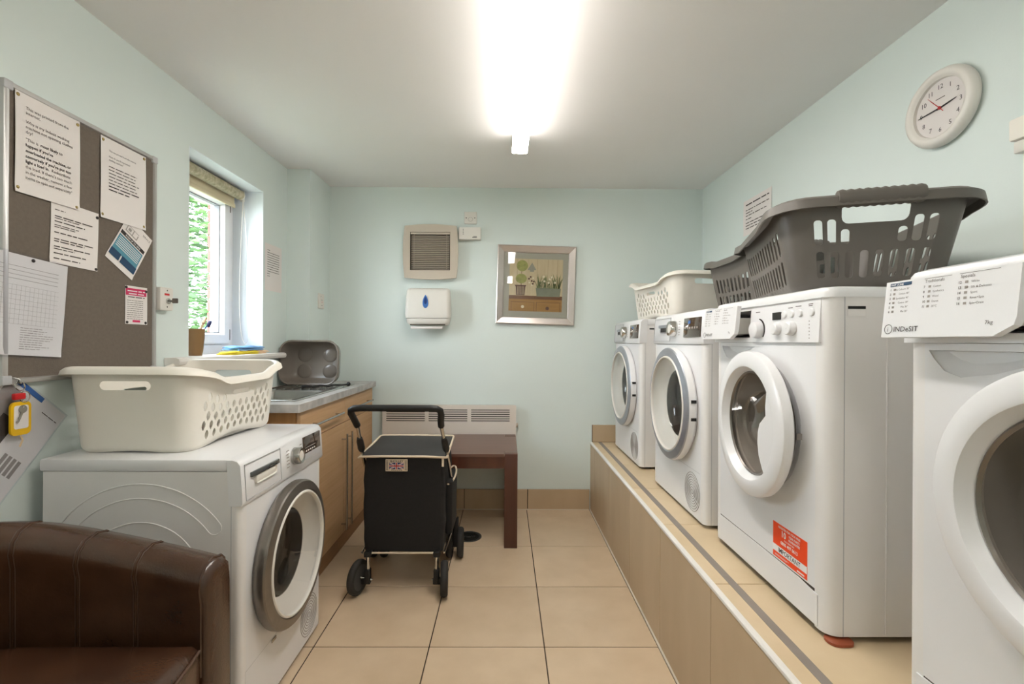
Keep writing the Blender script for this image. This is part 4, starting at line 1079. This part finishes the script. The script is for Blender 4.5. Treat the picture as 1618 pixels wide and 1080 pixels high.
tube('piping', 'piping', tl, [(-.212, -.176, .638), (-.2, -.184, .645), (-.1, -.186, .647), (.1, -.186, .647), (.195, -.184, .643), (.205, -.172, .64), (.203, 0, .655), (.2, .185, .668), (.19, .192, .67), (0, .192, .672), (-.19, .192, .67), (-.203, .18, .668), (-.205, 0, .655), (-.205, -.17, .645)], .0055, 8)
tube('piping', 'piping', tl, [(.188, -.181, .642), (.188, -.184, .6)], .006, 8)
tube('piping', 'piping', tl, [(-.165, -.176, .188), (.155, -.176, .188)], .0045, 8)
# side pocket with piped mouth
bm = BM(); aloft(bm, [[(a * s + .204, b * s + .03, z) for a, b in rr(.036, .23, .016, 4)] for z, s in ((.24, .95), (.3, 1.0), (.42, 1.05), (.5, 1.15))]); obj('pocket', bm, 'fabric_black', tl, ang=60)
tube('piping', 'piping', tl, [(.204 + .02 * 1.15 * math.cos(a), .03 + .13 * math.sin(a), .502 + .01 * math.sin(a)) for a in [2 * PI * k / 24 for k in range(24)]], .005, 6, True)
# woven label with a flag
lb = box('label_patch', 'piping', tl, -.083, .021, -.1815, -.1735, .576, .632, bev=.001)
yl = -.1819
text('SHOLLEY', .0135, -.031, .6195, lb, 'ink_dark', y=yl, align='CENTER', width=.066, bold=.02)
fx0, fx1, fz0, fz1 = -.065, .003, .586, .617
marks(lb, 'flag_blue', [(fx0, fx1, fz0, fz1)], y=yl)
def diag(p, q, w):
    d = (Vector(q) - Vector(p)).normalized(); n = Vector((-d.y, d.x)) * w / 2
    return [(p[0] + n.x, p[1] + n.y), (p[0] - n.x, p[1] - n.y), (q[0] - n.x, q[1] - n.y), (q[0] + n.x, q[1] + n.y)]
def flagpart(m, polys, y):
    bm = BM()
    for pl_ in polys: bm.faces.new([bm.verts.new((a, y, b)) for a, b in pl_])
    obj('flag', bm, m, lb, smooth=False, recalc=False)
flagpart('print_white', [diag((fx0 + .002, fz0 + .001), (fx1 - .002, fz1 - .001), .005), diag((fx0 + .002, fz1 - .001), (fx1 - .002, fz0 + .001), .005), rc((fx0 + fx1) / 2 - .005, (fx0 + fx1) / 2 + .005, fz0, fz1), rc(fx0, fx1, (fz0 + fz1) / 2 - .0045, (fz0 + fz1) / 2 + .0045)], yl - .0002)
flagpart('flag_red', [diag((fx0 + .002, fz0 + .001), (fx1 - .002, fz1 - .001), .0018), diag((fx0 + .002, fz1 - .001), (fx1 - .002, fz0 + .001), .0018)], yl - .0003)
flagpart('flag_red', [rc((fx0 + fx1) / 2 - .003, (fx0 + fx1) / 2 + .003, fz0, fz1), rc(fx0, fx1, (fz0 + fz1) / 2 - .0028, (fz0 + fz1) / 2 + .0028)], yl - .0004)
rng = random.Random(8)
marks(lb, 'ink', [(-.08, -.07, .582 + k * .006, .585 + k * .006) for k in range(8)] + [(.008, .018, .582 + k * .006, .585 + k * .006) for k in range(8)] + [(-.055 + k * .009, -.049 + k * .009, .5795, .583) for k in range(6)], y=yl - .0002)
# frame
for s in (-1, 1):
    tube('frame_pole', 'chrome', tl, [(s * .212, .2, .2), (s * .21, .16, .28), (s * .207, -.10, .6), (s * .190, -.27, .815)], .0085, 10)
    tube('handle_clamp', 'black', tl, [(s * .2025, -.155, .668), (s * .2015, -.165, .681), (s * .198, -.2, .724), (s * .1965, -.212, .74)], [.0125, .017, .016, .012], 10)
    tube('side_rail', 'chrome', tl, [(s * .195, -.165, .185), (s * .205, .0, .205), (s * .212, .19, .225)], .006, 8)
    tube('front_post', 'chrome', tl, [(s * .162, -.182, .2), (s * .162, -.186, .1)], .0095, 10)
    box('post_collar', 'black', tl, s * .162 - .016, s * .162 + .016, -.2, -.165, .176, .2, bev=.003)
    b_ = BM(); abox(b_, s * .162 - .013, s * .162 + .013, -.203, -.17, .055, .118, bev=.004); abox(b_, s * .168 - .022, s * .168 + .02, -.2, -.178, .05, .078, bev=.003); obj('fork', b_, 'black', tl)
    tube('axle', 'chrome', tl, [(s * .14, -.188, .066), (s * .2, -.19, .08)], .006, 8)
    tube('rear_axle', 'chrome', tl, [(s * .13, .2, .08), (s * .25, .2, .08)], .006, 8)
    b_ = BM(); abox(b_, s * .212 - .014, s * .212 + .014, .175, .22, .06, .215, bev=.004); obj('rear_fork', b_, 'black', tl)
tube('rear_axle_bar', 'chrome', tl, [(-.2, .2, .215), (.2, .2, .215)], .007, 8)
def wheel(x, y, rz):
    M = T(x, y, .08) @ R(rz, 'Z') @ R(PI / 2, 'Y')
    bm = BM(); alathe(bm, [(.058, -.015), (.07, -.017), (.077, -.012), (.08, 0), (.077, .012), (.07, .017), (.058, .015)], 40, M); wl = obj('wheel', bm, 'tyre', tl, ang=60)
    bm = BM(); alathe(bm, [(.059, -.0135), (.05, -.008), (.018, -.012), (.018, .012), (.05, .008), (.059, .0135)], 28, M, True, True); obj('hub', bm, 'rubber', wl)
wheel(-.207, -.19, math.radians(-14)); wheel(.2, -.2, math.radians(6))
wheel(.238, .2, math.radians(3)); wheel(.178, .2, math.radians(3)); wheel(-.238, .2, 0); wheel(-.178, .2, 0)
# padded handle
hp = [(-.191, -.262, .806), (-.197, -.3, .848), (-.2, -.325, .872), (-.196, -.338, .888), (-.18, -.344, .896), (-.15, -.345, .898), (0, -.345, .898), (.15, -.345, .898), (.18, -.344, .896), (.196, -.336, .886), (.198, -.318, .864), (.192, -.29, .834), (.19, -.262, .806)]
tube('grip', 'black', tl, hp, .015, 12)

# ------------------------------------------------------------------ brown leather tub chair (faces +x)
ch_ = thing('tub_chair', 'dark brown leather tub armchair in the front left corner', 'armchair', (-1.03, .872, 0))
hwid, xb, xf, th = .33, -.335, .305, .105
path = []
N1 = 12
for k in range(N1): path.append((xf - (xf + .02) * k / N1, hwid - th / 2, 0))
ry, rx = hwid - th / 2, .335 - th / 2 - .02
for k in range(25):
    a = PI / 2 + PI * k / 24
    ca, sa = math.cos(a), math.sin(a)
    path.append((-.02 + rx * math.copysign(abs(ca) ** .72, ca), ry * math.copysign(abs(sa) ** .72, sa), 0))
for k in range(1, N1 + 1): path.append((-.02 + (xf + .02) * k / N1, -(hwid - th / 2), 0))
P = [Vector(p) for p in path]; n = len(P)
cum = [0]
for i in range(1, n): cum.append(cum[-1] + (P[i] - P[i - 1]).length)
def hz(i):
    f = abs(cum[i] / cum[-1] * 2 - 1)          # 1 at arm fronts, 0 at back centre
    return .772 - .112 * (f ** 1.7)
def sect(i):
    t_ = (P[min(i + 1, n - 1)] - P[max(i - 1, 0)]).normalized(); nr = Vector((-t_.y, t_.x, 0))   # inward for this winding
    H_ = hz(i); pr2 = [(-th / 2, .1), (-th / 2 - .004, .3), (-th / 2, H_ - .05), (-th / 2 + .006, H_ - .018), (-th / 2 + .022, H_ - .003), (0, H_ + .004), (th / 2 - .022, H_ - .004), (th / 2 - .004, H_ - .022), (th / 2 + .002, H_ - .05), (th / 2 - .004, H_ - .085), (th / 2 - .006, .4), (th / 2 - .004, .1)]
    return [P[i] + nr * a + Vector((0, 0, b)) for a, b in pr2], nr
rows = [sect(i)[0] for i in range(n)]
def inset(row, amt, dx):
    c = sum(row, Vector()) / len(row); return [c + (p - c) * amt + Vector((dx, 0, 0)) for p in row]
rows = [inset(rows[0], .82, .03), inset(rows[0], .93, .026), inset(rows[0], .985, .014)] + rows + [inset(rows[-1], .985, .014), inset(rows[-1], .93, .026), inset(rows[-1], .82, .03)]
bm = BM(); aloft(bm, rows); obj('shell', bm, 'leather', ch_, ang=70)
for i in (5, 10, 14, 17, 20, 24, 28, 31, 34, 38, 43):
    if i >= n: continue
    row, nr = sect(i); t_ = (P[min(i + 1, n - 1)] - P[max(i - 1, 0)]).normalized()
    for o_ in (-.005, .005):
        pts = [row[k] + t_ * o_ + nr * .0004 for k in range(3, 12)]
        tube('stitching', 'leather_piping', ch_, pts, .0011, 5)
    tube('seam', 'leather', ch_, [row[k] + nr * .0 for k in range(2, 12)], .0022, 6)
for i, sx in ((0, 1), (n - 1, 1)):
    r_ = inset(sect(i)[0], .985, .014); tube('piping', 'leather', ch_, r_[1:-1], .0035, 6)
# seat cushion
sp = []
for k in range(n):
    t_ = (P[min(k + 1, n - 1)] - P[max(k - 1, 0)]).normalized(); nr = Vector((-t_.y, t_.x, 0)); sp.append(P[k] + nr * (th / 2 + .001))
front = [Vector((xf + .02 + .028 * math.cos(PI / 2 * (f * 2 - 1)), -(hwid - th) * (1 - 2 * f) * 1.0, 0)) for f in [k / 10 for k in range(11)]]
outl = [p for p in sp if p.x < xf - .005] + front
cen = sum(outl, Vector()) / len(outl)
rings = []
for s, z in ((.985, .12), (.99, .36), (.995, .44), (.985, .47), (.95, .486), (.86, .496), (.6, .504), (.3, .507)): rings.append([cen + (p - cen) * s + Vector((0, 0, z)) for p in outl])
bm = BM(); aloft(bm, rings); obj('seat', bm, 'leather', ch_, ang=60)
tube('piping', 'leather_piping', ch_, [cen + (p - cen) * .99 + Vector((0, 0, .468)) for p in front], .004, 6)
for sx, sy in ((-.2, -.2), (-.2, .2), (.25, -.24), (.25, .24)):
    bm = BM(); aloft(bm, [[(sx + a, sy + b, z) for a, b in rr(w_, w_, .004, 2)] for w_, z in ((.035, 0), (.05, .125))]); obj('leg', bm, 'dark_wood', ch_)

# ------------------------------------------------------------------ left wall: notice board, papers, key switch
BX = XL + .012
nb = thing('notice_board', 'grey felt notice board with a silver frame on the left wall', 'notice board', (XL, 1.5775, 1.4875), PI / 2)
bw, bh = .566, .842
box('felt_panel', 'felt', nb, -bw / 2 + .008, bw / 2 - .008, -.012, -.001, -bh / 2 + .008, bh / 2 - .008)
bm = BM(); aframe(bm, bw, bh, [(0, .001), (0, .016), (.003, .018), (.013, .018), (.016, .012), (.016, .001)], FM); obj('frame', bm, 'aluminium', nb)
for sx in (-1, 1):
    for sz in (-1, 1):
        box('corner_cap', 'appliance_grey', nb, sx * bw / 2 - (.024 if sx > 0 else .002), sx * bw / 2 + (.002 if sx > 0 else .024), -.0195, -.001, sz * bh / 2 - (.024 if sz > 0 else .002), sz * bh / 2 + (.002 if sz > 0 else .024), bev=.003)
def sheet(name, label, y, z, w, h, off, m='paper', tilt=0.0, pins=(), x=BX, rz=PI / 2, cat='paper', group=None, curl=.003, pin_m='brass'):
    t = thing(name, label, cat, (x, y, z), rot=(0, 0, rz), group=group)
    if tilt: t.rotation_mode = 'XYZ'; t.matrix_world = T(x, y, z) @ R(rz, 'Z') @ R(math.radians(tilt), 'Y')
    nx, nz = 12, 12; rows = []
    for j in range(nz + 1):
        v = j / nz; row = []
        for i in range(nx + 1):
            u = i / nx; e = max(0, 1 - min(u, 1 - u) / .07) ** 2 * (.35 + .65 * math.sin(PI * v)); e2 = max(0, 1 - v / .06) ** 2
            row.append((-w / 2 + w * u, -off - curl * e - curl * .8 * e2, -h / 2 + h * v))
        rows.append(row)
    bm = BM(); agrid(bm, rows); bm.normal_update(); bmesh.ops.solidify(bm, geom=bm.faces[:], thickness=.0004)
    obj('sheet', bm, m, t, ang=60)
    for px, pz in pins:
        bm = BM(); alathe(bm, [(.0052, 0), (.0048, .002), (.003, .0036), (.0005, .004)], 12, T(px, -off - .0004, pz) @ FM); obj('pin', bm, pin_m, t, ang=60)
    return t
NP = 'notices on the board'
# 1: large washing-machine advice
h1, w1 = .286, .2
t = sheet('notice_paper', 'white notice with large partly bold print at the top left of the board', 1.424, 1.752, w1, h1, .0032, pins=((-.092, .132), (.093, .13), (-.092, -.13), (.09, -.136)), group=NP)
ls = [(.13, 'This was printed from the', 0), (.178, 'internet.', 0), (.268, 'Why is my Indesit washing', 0), (.318, 'machine not spinning clothes', 0), (.368, 'dry?', 0), (.445, '"This is', 0), (.50, "happen if you've", 1), (.556, 'overloaded the machine, or', 1), (.61, "conversely if you've put too", 1), (.664, 'light a load in.', 1), (.718, "the load. If there's too much", 0), (.772, 'in the washer, remove a few', 0), (.826, 'items to spin out separately"', 0)]
for f, s, b in ls: text(s, .0125, -.07, h1 / 2 - h1 * f - .006, t, 'ink_dark' if b else 'ink', y=-.0040, bold=.018 if b else 0)
text('most likely to', .0125, -.027, h1 / 2 - h1 * .445 - .006, t, 'ink_dark', y=-.0040, bold=.018)
text('Redistribute', .0125, .007, h1 / 2 - h1 * .664 - .006, t, 'ink', y=-.0040)
# 2: second notice
h2 = .28
t = sheet('notice_paper', 'white notice with small print at the top right of the board', 1.7035, 1.75, .2, h2, .0022, pins=((-.09, .128), (.092, .13), (-.092, -.128), (.092, -.128)), group=NP)
text('This was printed from the internet', .0085, -.066, h2 / 2 - .044, t, 'ink', y=-.0030)
text('How do you fix my Indesit', .0085, -.066, h2 / 2 - .064, t, 'ink', y=-.0030)
text('washing machine?', .0085, -.066, h2 / 2 - .0755, t, 'ink', y=-.0030)
rng = random.Random(11); mk = []
for k in range(6): mk += words(-.066, .068, h2 / 2 - .097 - k * .0115, .0055, rng, rng.uniform(.85, 1))
marks(t, 'ink', mk, y=-.0030)
mk = []
for k in range(2): mk += words(-.066, .068, h2 / 2 - .166 - k * .0115, .0068, rng, 1 if k == 0 else .7)
marks(t, 'ink_dark', mk, y=-.0030)
# 3: contact list below
t = sheet('notice_paper', 'smaller white contact list pinned below the large notice', 1.513, 1.522, .166, .196, .0012, tilt=1.5, pins=((.078, .083), (.078, -.092)), group=NP, pin_m='ink_dark', curl=.002)
mk = []
for z, f in ((.066, .25), (.046, .95), (.040, .6), (.030, .75), (.019, .6), (.013, .5), (-.004, .85), (-.024, .98), (-.031, .75), (-.047, .9), (-.054, .5), (-.068, .8), (-.084, .65)): mk += words(-.07, .068, z, .006 if f > .62 else .0045, rng, f)
marks(t, 'ink', mk, y=-.0020)
# 4: form in a clear sleeve
t = sheet('form_sheet', 'faded printed form in a clear plastic sleeve at the left of the board', 1.366, 1.287, .215, .285, .0045, 'paper_cool', tilt=4.5, pins=((-.0, .134),), group=NP, pin_m='ink_dark', curl=.002)
mk = []
for k in range(4): mk += [(-.1, .08, .108 - k * .012, .1092 - k * .012)]
for k in range(14): mk += [(-.09 + k * .0125, -.0895 + k * .0125, -.055, .055)]
for k in range(9): mk += [(-.1, .085, .055 - k * .0137, .0555 - k * .0137)]
for k in range(10): mk += words(-.02, .08, -.065 - k * .0066, .003, rng, rng.uniform(.6, 1))
marks(t, 'ink_pale', mk, y=-.0054)
box('sleeve', 'plastic_sleeve', t, -.112, .113, -.0068, -.0064, -.149, .148)
# 5: tilted service card
t = sheet('service_card', 'tilted white and teal service card below the small-print notice', 1.732, 1.530, .136, .196, .0012, 'paper', tilt=31, group=NP, curl=.002)
marks(t, 'teal_print', [(-.068, .068, -.052, .016)], y=-.0020); marks(t, 'ink_dark', [(-.068, .068, .02, .034)], y=-.0020)
marks(t, 'navy_print', [(-.064, -.016, -.076, -.048)], y=-.0022); marks(t, 'navy_print', [(-.01, .064, -.076, -.048)], y=-.0022)
text('WASH UP TO 10KG', .009, 0, .0235, t, 'print_white', y=-.0023, align='CENTER', bold=.02)
text('SERVICE', .011, .062, .078, t, 'ink', y=-.0021, align='RIGHT')
marks(t, 'print_white', [(-.056, .056, .006 - k * .0075, .0085 - k * .0075) for k in range(6)], y=-.0023)
marks(t, 'ink_pale', [(-.05, .01, .042, .046), (-.05, -.046, .046, .066), (-.018, -.014, .046, .066), (.006, .01, .046, .062), (-.04, -.026, .05, .062), (-.05, .01, .066, .068)], y=-.0021)
# 6: pink notice
t = sheet('small_notice', 'small white notice with a pink heading band on the board', 1.764, 1.320, .104, .141, .0012, pins=((-.048, .064), (.046, .056), (-.044, -.064), (.044, -.064)), group=NP, pin_m='ink_dark', curl=.001)
marks(t, 'pink_print', [(-.05, .048, .036, .062)], y=-.0018); marks(t, 'pink_print', [(-.018, .018, -.063, -.055)], y=-.0018)
mk = words(-.042, .042, .05, .007, rng) + words(-.036, .036, .040, .007, rng); marks(t, 'print_white', mk, y=-.0020)
mk = words(-.04, .04, .028, .006, rng)
for k in range(10): mk += words(-.044, .04, .016 - k * .0075, .003, rng, .9)
marks(t, 'ink', mk, y=-.0018)
# booklet below the board and the key ring in front of it
t = sheet('instruction_booklet', 'tilted appliance instruction booklet in a clear cover below the notice board', 1.312, .918, .222, .292, .004, 'paper_cool', tilt=42.5, x=XL, cat='booklet', curl=.002)
marks(t, 'blue_print', [(-.111, .02, .131, .146)], y=-.0050); marks(t, 'ink_pale', [(-.1, -.03, .02, .12)], y=-.0050)
marks(t, 'ink', [(-.05, .0, -.02, .05)], y=-.0052)
marks(t, 'ink_pale', [(.03 + k * .016, .041 + k * .016, -.08, -.03) for k in range(4)], y=-.0050); marks(t, 'ink', [(.0, .012, -.125, -.12), (-.03, -.005, -.118, -.112)] + words(.04, .1, .11, .004, rng), y=-.0050)
text('INDESIT', .009, .055, -.128, t, 'ink', y=-.0050)
box('cover', 'plastic_sleeve', t, -.115, .115, -.0066, -.0062, -.15, .15)
ky = thing('key_ring', 'keys on a yellow tag with a red clip hanging below the notice board', 'keys', (XL + .012, 1.332, 1.066), PI / 2)
tube('hook', 'steel', ky, [(-.012, .012, .018), (-.006, -.004, .018), (0, -.012, .012), (.004, -.012, .0)], .003, 8)
tube('split_ring', 'chrome', ky, [(.002 + .013 * math.cos(a), -.012 + .004 * math.sin(a), -.006 + .013 * math.sin(a)) for a in [2 * PI * k / 24 for k in range(24)]], .0016, 6, True)
tube('split_ring', 'chrome', ky, [(.014 + .014 * math.cos(a), -.014, -.038 + .016 * math.sin(a)) for a in [2 * PI * k / 24 for k in range(24)]], .0014, 6, True)
box('clip', 'red', ky, -.018, .012, -.02, -.008, -.044, -.026, bev=.003)
bm = BM(); aprism(bm, rr(.056, .094, .014, 5), 0, .006, T(.004, -.008, -.098) @ FM); tg = obj('tag', bm, 'yellow_plastic', ky)
bm = BM(); aprism(bm, rr(.04, .066, .006, 4), .006, .0066, T(.004, -.008, -.094) @ FM); obj('tag_paper', bm, 'paper', tg)
kb = BM(); KM = T(.006, -.0175, -.072) @ R(math.radians(25), 'Y') @ FM
aplate(kb, circ(.0115, 20), [circ(.003, 10, 0, .006)], lambda a, b: KM @ Vector((a, b, 0)), .0018); aprism(kb, [(-.0035, -.01), (.0035, -.01), (.0035, -.036), (.001, -.042), (-.0035, -.038), (-.001, -.032), (-.0035, -.028), (-.0015, -.022), (-.0035, -.018)], 0, .0018, KM); obj('key', kb, 'steel', ky)
tube('string', 'wood_pale', ky, [(.004, -.012, -.145), (.008, -.014, -.16), (.002, -.012, -.178)], .0022, 6)
# key switch by the window
ks = thing('key_switch', 'small white wall switch with a key in it beside the window', 'switch', (XL, 1.902, 1.357), PI / 2)
bm = BM(); aloft(bm, [[(a, y, b) for a, b in rr(.072 - 2 * i, .092 - 2 * i, .006, 3)] for i, y in ((0, 0), (0, -.026), (.002, -.028))]); obj('case', bm, 'white_plastic', ks)
marks(ks, 'red', [(-.014, .014, .014, .022)], y=-.0284)
for z in (.034, -.032): bm = BM(); alathe(bm, [(.003, 0), (.002, .001)], 10, T(.002, -.028, z) @ FM, cap1=True); obj('screw', bm, 'ink', ks)
bm = BM(); alathe(bm, [(.011, 0), (.011, .006), (.007, .008)], 20, T(.004, -.028, -.008) @ FM, cap1=True); obj('barrel', bm, 'chrome', ks)
bm = BM(); abox(bm, .0025, .0055, -.05, -.03, -.012, -.004); abox(bm, .002, .006, -.07, -.046, -.017, .003, bev=.003); obj('key', bm, 'graphite_metal', ks)
# paper between window and column
t = sheet('wall_notice', 'white sheet of small print on the wall between window and column', 2.825, 1.623, .2, .275, .0006, x=XL, curl=.001)
mk = []
for k in range(12): mk += [(-.075, .075 - (.12 if k in (0, 10, 11) else rng.uniform(0, .02)), .098 - k * .0138, .101 - k * .0138)]
marks(t, 'ink', mk, y=-.0016)

# ------------------------------------------------------------------ right wall: clock, sheet, cable box
ck = thing('wall_clock', 'round white wall clock with a red second hand on the right wall', 'clock', (XR, 1.487, 1.946), -PI / 2)
bm = BM(); alathe(bm, [(.112, 0), (.121, .008), (.122, .02), (.116, .032), (.104, .037), (.095, .034), (.092, .028), (.0895, .027), (.088, .018)], 64, FM); obj('case', bm, 'white_plastic', ck, ang=50)
bm = BM(); alathe(bm, [(.0885, .0182), (.001, .0182)], 48, FM); obj('face', bm, 'paper', ck)
for k in range(1, 13):
    a = PI / 2 - 2 * PI * k / 12
    text(str(k), .021, .068 * math.cos(a), .068 * math.sin(a) - .0075, ck, 'ink_dark', y=-.0190, align='CENTER', name='numeral')
marks(ck, 'ink', [(-.016, .016, .030, .0325)], y=-.0188)
def hand(ang, l, w, m, lay, tail=.012):
    bm = BM(); aprism(bm, [(-w / 2, -tail), (w / 2, -tail), (w / 2, l * .6), (w * .2, l), (-w * .2, l), (-w / 2, l * .6)], .0195 + lay * .001, .0201 + lay * .001, FM @ R(-ang, 'Z')); obj('hand', bm, m, ck)
hand(math.radians(2.75 * 30), .055, .005, 'black', 0); hand(math.radians(45 * 6 - 2), .078, .004, 'black', 1); hand(math.radians(53.2 * 6), .062, .002, 'red', 2, .02)
bm = BM(); alathe(bm, [(.005, .02), (.005, .0235), (.001, .024)], 14, FM); obj('hub', bm, 'red', ck)
bm = BM(); alathe(bm, [(.0905, .0275), (.05, .0295), (.001, .0303)], 40, FM); obj('lens', bm, 'clear', ck, ang=60)
t = sheet('wall_notice', 'white landscape sheet of print on the right wall above the grey baskets', 2.607, 1.918, .292, .205, .0006, x=XR, rz=-PI / 2, curl=.004)
mk = words(-.12, .12, .07, .012, rng); marks(t, 'ink_dark', mk, y=-.0022)
mk = []
for z, f in ((.04, 1), (.024, .3), (.008, .9), (-.012, .25), (-.034, .85), (-.05, .75), (-.066, .65)): mk += words(-.12, .12, z, .009, rng, f)
marks(t, 'ink', mk, y=-.0022)
cbx = thing('cable_box', 'cream plastic cable box with trunking at the right edge of the photo', 'cable box', (XR, 1.225, 1.752), -PI / 2)
box('case', 'cream_plastic', cbx, -.045, .055, -.035, 0, -.01, .05, bev=.006); box('lower_case', 'white_plastic', cbx, -.04, .05, -.026, 0, -.044, -.011, bev=.004)
box('trunking', 'cream_plastic', cbx, -.026, .016, -.014, 0, -.42, -.045, bev=.002)
